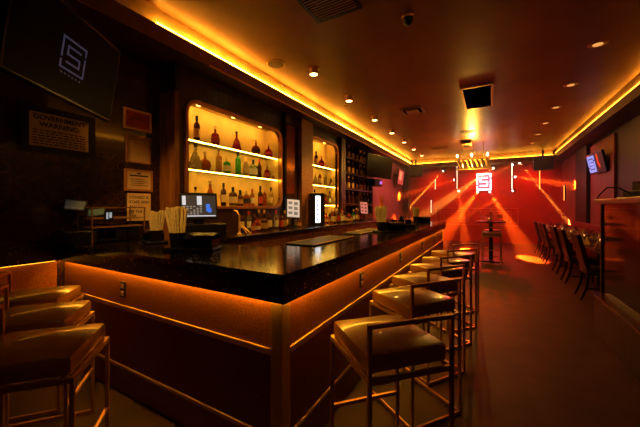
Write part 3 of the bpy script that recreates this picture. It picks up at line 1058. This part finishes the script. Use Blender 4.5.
# ------------------------------------------------------------------ bar stools
def make_stool(label):
    t = thing('bar_stool', label, 'bar stool', (0, 0, 0), 0)
    W, D = .205, .225            # half sizes: x width, y depth (front = +y)
    r = .008
    s = MB()
    s.box(-W + .002, W - .002, -D + .025, D - .004, .692, .775, .018)
    for v in s.bm.verts:
        if v.co.z > .74:
            v.co.z += .012 * (1 - (v.co.x / .22) ** 2) * (1 - (v.co.y / .24) ** 2)
    s.build('seat_cushion', M_LEATHER, t, smooth=True)
    b = MB()
    for sx in (-1, 1):
        l = MB().box(sx * W - r, sx * W + r, -D - r, -D + r, 0, .917).build('leg', M_BRASSDARK, t)
        l = MB().box(sx * W - r, sx * W + r, D - r, D + r, 0, .69).build('leg', M_BRASSDARK, t)
        MB().box(sx * W - r + .001, sx * W + r - .001, -D + r, D - r, 0.0, .024).build('floor_runner', M_BRASSDARK, t)
    MB().box(-W + r, W - r, -D - r, -D + r, .668, .69).box(-W + r, W - r, D - r, D + r, .668, .69).box(-W - r, -W + r, -D + r, D - r, .668, .69).box(W - r, W + r, -D + r, D - r, .668, .69).build('seat_frame', M_BRASSDARK, t)
    MB().box(-W + r, W - r, -D - r, -D + r, .898, .917).build('back_rail', M_BRASSDARK, t)
    MB().box(-W + r, W - r, D - r, D + r, .29, .31).build('foot_rail', M_BRASSDARK, t)
    MB().box(-W + r, W - r, -D - r + .001, -D + r - .001, 0.0, .024).build('floor_runner', M_BRASSDARK, t)
    return t


def place(st, bl, deg):
    a = math.radians(deg)
    u = Vector((math.cos(a), math.sin(a))); v = Vector((-math.sin(a), math.cos(a)))
    c = Vector(bl) + u * .205 + v * .225
    st.location = (c.x, c.y, 0)
    st.rotation_euler = (0, 0, a)


GS = 'low-backed leather stools along the bar'
st0 = make_stool('brown leather bar stool nearest the camera on the right side of the bar')
st0['group'] = GS
place(st0, (-.43, 1.17), 47)
desc = ['second', 'third', 'fourth', 'fifth', 'sixth']
for i, (bl, dg) in enumerate([((-.42, 1.90), 54), ((-.42, 2.46), 56), ((-.41, 3.08), 54), ((-.41, 3.60), 49), ((-.41, 4.22), 48)]):
    s_ = copy_tree(st0, f'brown leather bar stool, {desc[i]} in the right row counting from the camera')
    place(s_, bl, dg)
for (cx, cy), dg, lab in [((-1.82, .55), -42, 'brown leather bar stool closest to the camera in the dark left corner'),
                          ((-2.34, .71), -40, 'brown leather bar stool, middle of three in the dark left corner'),
                          ((-2.86, .86), -40, 'brown leather bar stool, leftmost at the dark end of the bar')]:
    s_ = copy_tree(st0, lab, (cx, cy, 0), math.radians(dg))

# ------------------------------------------------------------------ high table by the stage
ht = thing('high_table', 'round-based high cocktail table in front of the red stage', 'high table', (0.02, 9.0, 0))
MB().box(-.33, .33, -.33, .33, 1.0, 1.035, .008).build('tabletop', M_TABLE, ht)
MB().lathe([(.05, .03), (.045, 1.0)], 14).build('column', M_BLACKM, ht, smooth=True)
MB().box(-.27, .27, -.27, .27, 0, .03, .01).build('base', M_BLACKM, ht)
copy_tree(st0, 'low-backed stool pulled up on the near side of the high table', (0.03, 8.55, 0), math.radians(2), group='stools at the high table')
copy_tree(st0, 'low-backed stool on the stage side of the high table', (0.05, 9.5, 0), math.radians(180), group='stools at the high table')


def wine_glass(loc, label, group, proto=[None]):
    if proto[0] is None:
        t = thing('wine_glass', label, 'glass', loc, 0, group)
        MB().lathe([(.033, 0), (.034, .003), (.005, .008), (.004, .08), (.02, .095), (.036, .125), (.035, .165), (.03, .185), (.028, .185), (.033, .165), (.034, .127), (.018, .1)], 12).build('glass_body', M_GLASS, t, smooth=True)
        proto[0] = t
        return t
    return copy_tree(proto[0], label, loc, group=group)


def candle(loc, label, group, proto=[None]):
    if proto[0] is None:
        t = thing('candle_holder', label, 'candle', loc, 0, group)
        MB().lathe([(.03, 0), (.038, .004), (.04, .08), (.037, .08), (.034, .01)], 12).build('glass_cup', M_GLASS, t, smooth=True)
        MB().lathe([(.028, .012), (.028, .05), (.004, .052)], 10).build('wax', pm('wax', (.8, .4, .2), .6), t)
        MB().lathe([(.001, .052), (.006, .06), (.004, .072), (.0005, .085)], 8).build('flame', em('flame', (1, .45, .08), 12), t)
        proto[0] = t
        return t
    return copy_tree(proto[0], label, loc, group=group)


for i, (dx, dy, wh) in enumerate([(-.22, .1, 'left rear'), (-.1, -.2, 'front left'), (.17, -.15, 'front right'), (.24, .12, 'right rear')]):
    wine_glass((.02 + dx, 9.0 + dy, 1.035), f'wine glass at the {wh} of the high table', 'glasses on the high table')
bottle('tall', 'amber', 'gold', 'cream', (0.02, 9.05, 1.035), 'amber bottle standing in the middle of the high table', 'bottles on the high table', 1.0, FACE)
candle((-.02, 8.9, 1.035), 'candle in a glass cup on the high table', 'candles on the tables')

# ------------------------------------------------------------------ dining side
def make_chair(label):
    t = thing('dining_chair', label, 'dining chair', (0, 0, 0), 0, 'dark high-backed dining chairs')
    # front = +x, back = -x
    MB().box(-.20, .24, -.215, .215, .38, .48, .02).build('seat', M_CHAIR, t, smooth=True)
    m = MB()
    prof = [(-.19, .44), (-.235, .60), (-.27, .78), (-.315, .97), (-.265, .985), (-.215, .79), (-.18, .62), (-.14, .46)]
    a = [m.bm.verts.new((x, -.205, z)) for x, z in prof]
    b = [m.bm.verts.new((x, .205, z)) for x, z in prof]
    n = len(prof)
    for i in range(n):
        m.bm.faces.new((a[i], a[(i + 1) % n], b[(i + 1) % n], b[i]))
    for ring in (a, b):
        for i in range(3):
            m.bm.faces.new((ring[i], ring[i + 1], ring[6 - i], ring[7 - i]))
    m.build('backrest', M_CHAIR, t)
    for sy in (-1, 1):
        MB().tube([(-.17, sy * .18, .40), (-.19, sy * .18, .2), (-.26, sy * .18, 0)], [.026, .022, .016], 4).build('leg', M_BLACK, t)
        MB().tube([(.21, sy * .18, .40), (.21, sy * .18, 0)], [.024, .016], 4).build('leg', M_BLACK, t)
    return t


CH = [6.05, 7.13, 8.1, 9.35, 9.98, 11.0]
ch0 = make_chair('dark high-backed dining chair nearest the glass cabinet on the right')
ch0.location = (1.45, CH[0], 0)
cl = ['second', 'third', 'fourth', 'fifth', 'sixth']
for i, y in enumerate(CH[1:]):
    copy_tree(ch0, f'dark high-backed dining chair, {cl[i]} in the row behind the glass cabinet', (1.45 + random.uniform(-.03, .02), y, 0), random.uniform(-.06, .06))


def make_table(label):
    t = thing('dining_table', label, 'dining table', (0, 0, 0), 0, 'dark dining tables along the right wall')
    MB().box(-.34, .34, -.42, .42, .72, .76, .008).build('tabletop', M_TABLE, t)
    MB().lathe([(.045, .02), (.04, .72)], 12).build('column', M_BLACKM, t, smooth=True)
    MB().box(-.24, .24, -.24, .24, 0, .02, .006).build('base', M_BLACKM, t)
    return t


TY = [5.95, 6.95, 7.95, 9.1, 10.1, 11.1]
tb0 = make_table('dark set dining table nearest the glass cabinet')
tb0.location = (1.66, TY[0], 0)
for i, y in enumerate(TY[1:]):
    copy_tree(tb0, f'dark set dining table, {cl[i]} along the right wall', (1.66, y, 0))


def napkin(loc, rz, label, proto=[None]):
    if proto[0] is None:
        m = MB()
        a = .075
        n = 8
        top_ = m.bm.verts.new((0, 0, .15))
        ring = []
        for k in range(n):
            an = 2 * PI * k / n
            r = a * (1.0 if k % 2 else .62)
            ring.append(m.bm.verts.new((r * math.cos(an), r * math.sin(an), 0)))
        for k in range(n):
            m.bm.faces.new((ring[k], ring[(k + 1) % n], top_))
        m.bm.faces.new(ring[::-1])
        o = m.build('folded_napkin', M_NAPKIN)
        o.location = loc; o.rotation_euler = (0, 0, rz)
        tag(o, label, 'napkin', 'tent-folded napkins on the dining tables')
        proto[0] = o
        return o
    o = copy_tree(proto[0], label, loc, rz)
    return o


od = ['nearest', 'second', 'third', 'fourth', 'fifth', 'sixth']
for i, y in enumerate(TY):
    for k, (dx, wh) in enumerate([(-.2, 'aisle'), (.2, 'wall')]):
        for q, dy in enumerate((-.17, .2)):
            napkin((1.66 + dx, y + dy, .76), random.uniform(0, 3), f'folded napkin on {wh} side, {["near", "far"][q]} end of {od[i]} dining table')
            wine_glass((1.66 + dx * .45 + .02, y + dy + .1, .76), f'wine glass on {wh} side, {["near", "far"][q]} end of {od[i]} dining table', 'glasses on the dining tables')
    candle((1.66, y - .02, .76), f'candle in glass cup on the {od[i]} dining table', 'candles on the tables')

bq = thing('wall_bench', 'red upholstered bench running along the right wall', 'bench', (XR - .042, 5.4, 0))
MB().box(-.22, 0, 0, 6.3, .0, .44, .02).build('seat', pm('red_upholstery', (.28, .02, .02), .4), bq)
MB().box(-.10, 0, 0, 6.3, .45, .98, .02).build('backrest', pm('red_upholstery', (.28, .02, .02), .4), bq)

# ---- glass cabinet on the right
gc = thing('glass_cabinet', 'dark service cabinet with glass side and wooden top, far right foreground', 'cabinet', (1.03, 2.2, 0))
MB().box(0, 1.1, 0, 2.3, 0, .40, .01).build('base', M_DARKW, gc)
MB().box(-.02, 1.1, -.02, 2.32, .40, .43, .006).build('ledge', pm('red_wood', (.10, .02, .010), .25), gc)
f = MB()
for y in (.0, 1.13, 2.26):
    f.box(.05, .09, y, y + .04, .43, 1.43)
f.box(1.05, 1.1, 2.26, 2.3, .43, 1.43).box(1.05, 1.1, 0, .04, .43, 1.43)
f.build('frame', M_BLACKM, gc)
MB().box(.064, .070, .04, 1.13, .43, 1.43).box(.064, .070, 1.17, 2.26, .43, 1.43).build('glass_pane', pm('dark_glass', (.10, .03, .03), .06, trans=.6, ior=1.3), gc)
MB().box(.09, 1.05, 2.262, 2.28, .43, 1.43).build('end_panel', M_DARKW, gc)
MB().box(.0, 1.12, -.03, 2.34, 1.43, 1.485, .006).build('wooden_top', pm('top_wood', (.30, .06, .02), .35, stretch=(6, .6, 6), scale=4, var=.3), gc)
for y in (.4, 1.4):
    m = MB().box(.35, .36, y, y + .5, .7, .71).box(.35, .36, y, y + .5, 1.2, 1.21).box(.35, .36, y, y + .01, .7, 1.2).box(.35, .36, y + .5, y + .51, .7, 1.2)
    m.build('inner_frame', M_COPPER, gc)
gear = thing('sound_mixer', 'black mixing console with loose cable on the wooden cabinet top', 'mixer', (1.45, 3.75, 1.485), .2)
MB().box(-.25, .28, -.35, .35, 0, .07, .01).extrude_x([(-.3, .07), (.3, .07), (.3, .16), (.1, .10)], -.2, .25).build('console_body', M_BLACK, gear)
m = MB()
for r in range(4):
    for c in range(6):
        m.lathe([(.009, .0), (.007, .02)], 8, (-.16 + .1 * r, -.26 + .06 * c, .07))
m.build('knobs', M_BLACKM, gear)
MB().tube([(-.25, .2, .03), (-.33, .25, .10), (-.37, .35, .11), (-.40, .42, .04), (-.38, .5, .008)], .007, 8).build('cable', M_BLACK, gear, smooth=True)

# ------------------------------------------------------------------ ceiling fixtures
def downlight(x, y, label, power, proj, cone=92, proto={}):
    key = 'p' if proj else 'f'
    if key not in proto:
        t = thing('ceiling_downlight', label, 'downlight', (x, y, HC), 0, 'ceiling downlights')
        if proj:
            MB().lathe([(.085, -.012), (.085, 0), (.0, 0)], 20).lathe([(.06, -.085), (.064, -.085), (.064, -.01), (.05, -.01)], 20).build('housing', M_BRASSDARK, t, smooth=True)
            MB().lathe([(.001, -.092), (.045, -.091), (.054, -.086), (.001, -.0855)], 18).build('lamp', em('lamp_lens', (1, .62, .22), 9), t)
        else:
            MB().lathe([(.085, -.010), (.095, -.004), (.095, 0), (.0, 0)], 22).build('housing', M_BRASSDARK, t, smooth=True)
            MB().lathe([(.001, -.014), (.05, -.013), (.05, -.006), (.001, -.006)], 20).build('lamp', em('lamp_lens_dim', (1, .42, .10), .9), t)
        proto[key] = t
    else:
        t = copy_tree(proto[key], label, (x, y, HC))
    link_light('downlight_beam', 'SPOT', (x, y, HC - (.10 if proj else .03)), (1.0, .47, .05), power, (x, y, 0), spot_size=math.radians(cone), spot_blend=.8, shadow_soft_size=.05)


dl = ['nearest', 'second', 'third', 'fourth', 'fifth', 'sixth', 'farthest']
for i, y in enumerate([3.63, 4.85, 6.2, 7.5, 8.75, 10.0, 11.3]):
    CONE = 92 if i < 2 else 135
    downlight(-2.16, y, f'bright protruding ceiling downlight over the bar, {dl[i]} in the left row', DOWN_L * (1.4 if i < 2 else 1.0 if i < 3 else .5 if i < 5 else .12), True, CONE)
for i, y in enumerate([4.75, 6.12, 7.36, 8.62, 9.85, 11.1]):
    downlight(1.12, y, f'dim flush ceiling downlight over the dining aisle, {dl[i]} in the right row', DOWN_R, False)


for i, (x, y, e, cn) in enumerate([(1.12, 3.4, 2, 90), (1.12, 2.15, 1.5, 90), (1.12, .9, 1.5, 90), (-.55, .1, 18, 46)]):  # the last one is an added, unseen lamp for the gold post
    downlight(x, y, ['flush ceiling downlight right of the camera, third back', 'flush ceiling downlight right of the camera, second back', 'flush ceiling downlight right of the camera, nearest', 'flush downlight added above the camera to brighten the gold corner post'][i], e, False, cn)


def disc(x, y, r, label):
    t = thing('ceiling_speaker', label, 'speaker', (x, y, HC), 0, 'flush ceiling speakers')
    MB().lathe([(r * .93, -.010), (r, -.004), (r, 0), (.001, 0)], 28).build('rim', M_BRASSDARK, t, smooth=True)
    MB().lathe([(.001, -.014), (r * .88, -.012), (r * .88, -.005), (.001, -.005)], 28).build('grille', pm('speaker_grille', (.07, .03, .015), .6, bump=.5, scale=400), t)


disc(-2.54, 3.26, .125, 'round flush ceiling speaker near the left cove above wide niche')
disc(-.52, 8.67, .17, 'round flush ceiling speaker near the lantern chandelier')


def vent(loc, rz, w, d, label, n, frame_m, slat_m, drop=.015):
    t = thing('ceiling_vent', label, 'vent', loc, rz, 'ceiling vents')
    f = .035
    MB().box(-w / 2, w / 2, -d / 2, -d / 2 + f, -drop, 0).box(-w / 2, w / 2, d / 2 - f, d / 2, -drop, 0).box(-w / 2, -w / 2 + f, -d / 2 + f, d / 2 - f, -drop, 0).box(w / 2 - f, w / 2, -d / 2 + f, d / 2 - f, -drop, 0).build('frame', frame_m, t)
    MB().box(-w / 2 + f, w / 2 - f, -d / 2 + f, d / 2 - f, -.004, 0.001).build('duct_dark_plate', pm('duct_painted_dark', (.002, .002, .002), 1.0, spec=0.0), t)  # flat plate, the dark inside of the duct is painted on it
    m = MB()
    for k in range(n):
        y = -d / 2 + f + (k + .5) * (d - 2 * f) / n
        m.box(-w / 2 + f, w / 2 - f, y - .004, y + .004, -drop + .001, -.003)
    if n:
        m.build('slats', slat_m, t)
    return t


vent((-1.33, 2.50, HC), 0, .50, .50, 'large dark slatted ceiling vent at the top of the view', 12, M_BLACKM, M_BRASSDARK)
vent((-.19, 6.0, HC), 0, .48, 1.2, 'framed black square opening in the middle of the ceiling', 0, M_BRASSDARK, M_BLACK, .03)
v = vent((-1.36, 6.2, HC), 0, .42, .42, 'small square ceiling diffuser left of the black opening', 0, M_STEEL, M_STEEL, .02)
MB().box(-.12, .12, -.12, .12, -.03, -.02).build('deflector', M_STEEL, v)
vent((-1.44, 10.5, HC), 0, .6, .5, 'faint slatted ceiling vent near the stage beam', 8, M_BRASSDARK, M_BRASSDARK)
for (px_, py_, aim, e, cn, lab) in [(-1.2, .3, (-2.6, 1.9, 1.4), 170, 42, 'tilted spotlight added above the camera to brighten left wall notices and straws'),
                              (.2, 1.2, (-1.2, 4.2, 1.2), 120, 30, 'tilted spotlight added out of view to brighten the far straw caddies')]:
    t = thing('added_spotlight', lab, 'spotlight', (px_, py_, HC), 0, 'added tilted spotlights')  # lamps added out of view to brighten the straws and wall notices
    q = (Vector(aim) - Vector((px_, py_, HC))).to_track_quat('-Z', 'Y').to_euler()
    MB().lathe([(.07, -.008), (.075, 0), (.001, 0)], 20).build('mount', M_BRASSDARK, t, smooth=True)
    hb = MB().lathe([(.04, -.13), (.045, -.02), (.02, -.01)], 16).build('lamp_head', M_BRASSDARK, t, smooth=True)
    hb.rotation_euler = q
    hb.location = (0, 0, -.03)
    MB().lathe([(.001, -.136), (.035, -.135), (.035, -.13), (.001, -.13)], 16).build('lens', em('lamp_lens', (1, .62, .22), 9), hb)
    d = (Vector(aim) - Vector((px_, py_, HC))).normalized()
    link_light('added_spotlight_beam', 'SPOT', Vector((px_, py_, HC - .03)) + d * .15, (1.0, .47, .08), e, aim, spot_size=math.radians(cn), spot_blend=.7, shadow_soft_size=.04)
sd = thing('added_soffit_light', 'small downlight added unseen behind the large television to brighten the notices', 'downlight', (-3.12, 1.12, 3.03))  # added lamp, hidden by the television, brightens notices and caddies
MB().lathe([(.07, -.008), (.075, 0), (.001, 0)], 20).build('housing', M_BRASSDARK, sd, smooth=True)
MB().lathe([(.001, -.012), (.05, -.011), (.05, -.005), (.001, -.005)], 18).build('lamp', em('lamp_lens', (1, .62, .22), 9), sd)
link_light('downlight_beam', 'SPOT', (-3.12, 1.12, 3.0), (1.0, .45, .05), 60, (-2.95, 2.0, 1.2), spot_size=math.radians(50), spot_blend=.9, shadow_soft_size=.05)
bx = thing('ceiling_box', 'rectangular dark-ended box fixture on ceiling above the lantern chandelier', 'ceiling fixture', (-.61, 10.3, HC))
MB().box(-.14, .14, -.55, .55, -.10, 0, .01).build('housing', M_BRASSDARK, bx)
MB().box(-.10, .10, -.57, -.55, -.085, -.015).build('end_grille', M_BLACK, bx)
MB().box(-.08, .08, -.3, .0, -.106, -.10).build('bottom_grille', M_BLACK, bx)
dm = thing('security_camera', 'small dome camera hanging from ceiling beside the large vent', 'camera', (-.73, 3.12, HC))
MB().lathe([(.06, -.02), (.065, 0), (.001, 0)], 18).build('mount', M_BRASSDARK, dm, smooth=True)
MB().lathe([(.001, -.085), (.028, -.078), (.046, -.055), (.05, -.02), (.001, -.02)], 18).build('dome', M_BLACKG, dm, smooth=True)
sk = thing('fire_sprinkler', 'small ceiling sprinkler near the second bar downlight', 'sprinkler', (-2.38, 5.2, HC))
MB().lathe([(.03, -.006), (.03, 0), (.001, 0)], 12).lathe([(.022, -.06), (.022, -.055), (.006, -.05), (.006, -.006)], 12).build('sprinkler_head', M_BRASSDARK, sk)

# chandelier
cx, cy = -.48, 10.35
cd = thing('lantern_chandelier', 'gold lattice chandelier with three upright bulbs before the stage', 'chandelier', (cx, cy, 2.55), math.radians(6))
m = MB()
for y in (-.17, .17):
    m.box(-.48, .48, y - .014, y + .014, .28, .31)
    m.box(-.44, .48, y - .014, y + .014, .02, .05)
for x in (-.46, .46):
    m.box(x - .014, x + .014, -.17, .17, .28, .31)
m.build('frame', M_GOLD, cd)
GLANT = pm('lattice_gold', (.85, .55, .15), .4, metal=.5)
k = 0
for x in frange(-.42, .34, 6):
    for y in (-.17, .17):
        lean = .10 if k % 2 == 0 else .06
        s_ = MB()
        s_.quad((x, y - .012, .30), (x + .07, y - .012, .30), (x + .07 + lean, y - .012, .02), (x + lean, y - .012, .02))
        s_.quad((x, y + .012, .30), (x + .07, y + .012, .30), (x + .07 + lean, y + .012, .02), (x + lean, y + .012, .02))
        s_.quad((x, y - .012, .30), (x, y + .012, .30), (x + lean, y + .012, .02), (x + lean, y - .012, .02))
        s_.quad((x + .07, y - .012, .30), (x + .07, y + .012, .30), (x + .07 + lean, y + .012, .02), (x + .07 + lean, y - .012, .02))
        s_.build('slat', GLANT, cd)
    k += 1
for y in (-.08, .08):
    MB().tube([(-.3, y, .31), (-.3, y, .80)], .008).tube([(.3, y, .31), (.3, y, .80)], .008).build('hanging_rod', M_BRASSDARK, cd)
for i, x in enumerate((-.42, -.02, .40)):
    b = MB().lathe([(.012, .30), (.012, .37)], 10, (x, -.17, 0)).build('candle_tube', M_GOLD, cd)
    MB().lathe([(.010, .37), (.026, .40), (.022, .44), (.003, .48)], 12, (x, -.17, 0)).build('bulb', em('bulb', (1, .75, .4), 22), b, smooth=True)
for (x, y) in ((-.25, 0), (.02, 0), (.28, 0)):
    MB().lathe([(.003, .08), (.025, .10), (.025, .15), (.01, .2)], 12, (x, y, 0)).build('bulb', em('bulb_soft', (1, .55, .15), 14), cd, smooth=True)
link_light('chandelier_glow', 'POINT', (cx, cy, 2.72), (1, .48, .06), 30, shadow_soft_size=.08)
link_light('chandelier_up', 'SPOT', (cx, cy - .2, 2.98), (1, .50, .06), 130, (cx + .1, cy - 1.3, 3.35), spot_size=math.radians(150), spot_blend=1, shadow_soft_size=.05)


# ------------------------------------------------------------------ stage
def speaker(x, label):
    t = thing('hanging_speaker', label, 'speaker', (x, 12.72, 2.66), 0, 'black speakers hung from the stage beam')
    MB().box(-.27, .27, -.16, .16, 0, .46, .012).build('cabinet', M_BLACK, t)
    MB().box(-.25, .25, -.166, -.16, .02, .44).build('front_grille', pm('grille_black', (.015, .012, .012), .7, bump=.6, scale=300), t)
    MB().box(-.03, .03, .0, .04, .46, .72).build('bracket', M_BLACKM, t)


speaker(-2.67, 'black loudspeaker hung from the stage beam at its left end')
speaker(1.58, 'black loudspeaker hung from the stage beam at its right end')

lg = thing('logo_light_panel', 'square white and pink illuminated logo panel on the red stage wall', 'illuminated sign', (-.215, YB, 2.06))
MB().box(-.27, .27, -.06, 0, -.0, .70, .006).build('panel', M_BLACK, lg)
MB().box(-.245, .245, -.064, -.06, .025, .675).build('backlight', em('logo_back', (1, .06, .16), 1.4), lg)
logo_bars(MB(), -.26, .26, .01, .69, -.064, .095, .01).build('logo_bars', em('logo_white', (1.0, .78, .84), 4), lg)


def light_bar(x, z0, z1, label, col, s, x_wall=None):
    if x_wall is None:
        t = thing('light_bar', label, 'stage light', (x, YB, z0), 0, 'vertical LED bars round the stage')
    else:
        t = thing('light_bar', label, 'stage light', (x_wall, x, z0), -PI / 2, 'vertical LED bars round the stage')
    h = z1 - z0
    MB().box(-.03, .03, -.04, 0, 0, h).build('housing', M_BLACK, t)
    MB().box(-.012, .012, -.052, -.04, .01, h - .01).build('tube', em('bar_%s' % name_of(col), col, s), t)


def name_of(c):
    return '_'.join('%d' % int(q * 100) for q in c)


light_bar(-1.20, 2.15, 3.15, 'tall white LED bar on stage wall left of the logo', (1, .55, .35), 3)
light_bar(.74, 2.08, 3.10, 'tall white LED bar on stage wall right of the logo', (1, .6, .4), 4)
light_bar(-2.06, 2.15, 2.62, 'short orange LED bar high at the left of the stage wall', (1, .45, .2), 3)
light_bar(-2.23, 1.14, 1.72, 'short white LED bar low at the left of the stage wall', (1, .7, .5), 2.2)
light_bar(1.61, 2.05, 2.80, 'orange LED bar on stage wall beneath the right loudspeaker', (1, .22, .03), 5)
light_bar(13.1, 1.62, 2.15, 'short orange LED bar on the right wall beside the stage', (1, .22, .03), 4, XR - .04)

# moulding outlines low on the stage wall
for (x0, x1, z0, z1, lab) in [(-2.05, .95, .66, 1.36, 'thin rectangular outline moulding low on the stage wall, widest'),
                              (-1.85, -.75, .8, 1.24, 'nested square outline moulding at left low on the stage wall'),
                              (-.35, .72, .8, 1.24, 'nested square outline moulding at right low on the stage wall')]:
    t = thing('wall_moulding', lab, 'moulding', (0, YB, 0), 0, 'outline mouldings on the stage wall')
    def ring(a, b, c, d, w=.022):
        return MB().box(a, b, -.02, 0, c, c + w).box(a, b, -.02, 0, d - w, d).box(a, a + w, -.02, 0, c + w, d - w).box(b - w, b, -.02, 0, c + w, d - w)
    ring(x0, x1, z0, z1).build('outline', pm('moulding', (.75, .30, .22), .4), t)
    if x1 - x0 < 2:
        ring(x0 + .12, x1 - .12, z0 + .1, z1 - .1).build('outline', pm('moulding', (.75, .30, .22), .4), t)


def head(src, dst, label, energy, ang, col=ORANGE, blend=.35, size=.02):
    s, d = Vector(src), Vector(dst)
    t = thing('moving_head_light', label, 'stage light', src, 0, 'moving head lights on the stage wall')
    q = (d - s).to_track_quat('-Z', 'Y')
    b = MB().lathe([(.045, -.06), (.05, .04), (.03, .07)], 14).build('lamp_head', M_BLACKM, t, smooth=True)
    b.rotation_euler = q.to_euler()
    l = MB().lathe([(.001, -.068), (.036, -.066), (.036, -.06), (.001, -.06)], 14).build('lens', em('head_lens_%s' % name_of(col), tuple(min(1, c + .35) for c in col), 16), b)
    MB().box(-.06, .06, .04, .07, -.05, .05).build('yoke', M_BLACKM, t)
    p = s + (d - s).normalized() * .085
    link_light('stage_beam', 'SPOT', p, col, energy, dst, spot_size=math.radians(ang), spot_blend=blend, shadow_soft_size=size)


YS = YB - .09
head((-.42, YS, 2.02), (-1.55, 8.3, 0), 'moving head light beneath the logo throwing a beam to lower left', BEAM * 3.2, 8.5)
head((-.02, YS, 2.02), (.96, 9.9, 0), 'moving head light beneath the logo throwing a beam to lower right', BEAM * 3.2, 8.5)
head((.80, YS, 2.05), (-1.0, 12.2, .95), 'moving head light low on the right white bar', BEAM * 3.5, 7)
head((.80, YS, 2.56), (2.1, 11.9, 2.1), 'moving head light midway up the right white bar', BEAM * 3.5, 8)
head((.80, YS, 3.06), (-1.6, 12.0, 1.6), 'moving head light on top of the right white bar', BEAM * 3.5, 9)
head((.95, YS, 3.12), (2.24, 12.6, .91), 'moving head light right of the bar top aimed down right', BEAM * 28, 3.2, (1, .20, .02))
head((-1.27, YS, 2.55), (-2.9, 12.0, 1.9), 'moving head light midway up the left white bar', BEAM * 3.5, 7)
head((-1.14, YS, 2.10), (-.9, 12.3, 1.0), 'moving head light low on the left white bar', BEAM * 3.5, 7)
head((-1.70, YS, 2.97), (-2.68, 12.9, 1.69), 'moving head light upper left throwing a bright streak down left', BEAM * 28, 3.5, (1, .25, .02))
head((.14, YS, 2.96), (-.6, 12.6, 2.3), 'moving head light just right above the logo panel', BEAM * 6, 6, (1, .28, .03))

# stage washes hang from the beam
for i, (x, tx, e, lab) in enumerate([(-2.1, -1.9, 1.0, 'red wash light behind the beam, left'), (-.3, -.3, 1.2, 'red wash light behind the beam, centre'), (1.3, 1.4, 1.0, 'red wash light behind the beam, right')]):
    t = thing('wash_light', lab, 'stage light', (x, BY + .36, 3.20), 0, 'red wash lights behind the stage beam')
    MB().box(-.16, .16, -.03, .05, -.08, .08, .01).build('housing', M_BLACK, t)
    link_light('red_wash', 'SPOT', (x, BY + .2, 2.98), RED, WASH * e, (tx, YB, 1.2), spot_size=math.radians(150), spot_blend=1, shadow_soft_size=.15)
link_light('stage_front_wash', 'SPOT', (-.5, 10.6, 3.25), RED, WASH * 3.0, (-.3, YB, 1.0), spot_size=math.radians(95), spot_blend=1, shadow_soft_size=.2)
link_light('stage_floor_wash', 'SPOT', (.9, 13.5, 3.2), ORANGE, WASH * 1.0, (.6, 10.6, 0), spot_size=math.radians(75), spot_blend=.6, shadow_soft_size=.08)
link_light('stage_backlight', 'SPOT', (-.2, 13.6, 2.9), RED, WASH * 5.0, (.1, 9.6, 0), spot_size=math.radians(58), spot_blend=.8, shadow_soft_size=.08)
# pink lights on the side walls
link_light('pink_wash_left', 'SPOT', (-1.2, 9.4, 3.2), PINK, 170, (XN, 10.2, 1.7), spot_size=math.radians(100), spot_blend=.9, shadow_soft_size=.1)
link_light('pink_wash_right', 'SPOT', (.9, 10.4, 3.2), PINK, 75, (XR, 10.9, 1.9), spot_size=math.radians(120), spot_blend=.9, shadow_soft_size=.1)

# haze over the stage end of the room
hz = bpy.data.materials.new('stage_haze')
hz.use_nodes = True
nt = hz.node_tree
nt.nodes.remove(nt.nodes['Principled BSDF'])
vs = nt.nodes.new('ShaderNodeVolumeScatter')
vs.inputs['Color'].default_value = (1, 1, 1, 1)
vs.inputs['Density'].default_value = HAZE
vs.inputs['Anisotropy'].default_value = 0.5
nt.links.new(vs.outputs[0], nt.nodes['Material Output'].inputs['Volume'])
h = MB().box(XN + .01, XR - .05, 7.8, YB - .01, .005, 3.02).build('stage_haze', hz)
tag(h, 'thin smoke haze hanging in front of the stage', 'haze', kind='stuff')
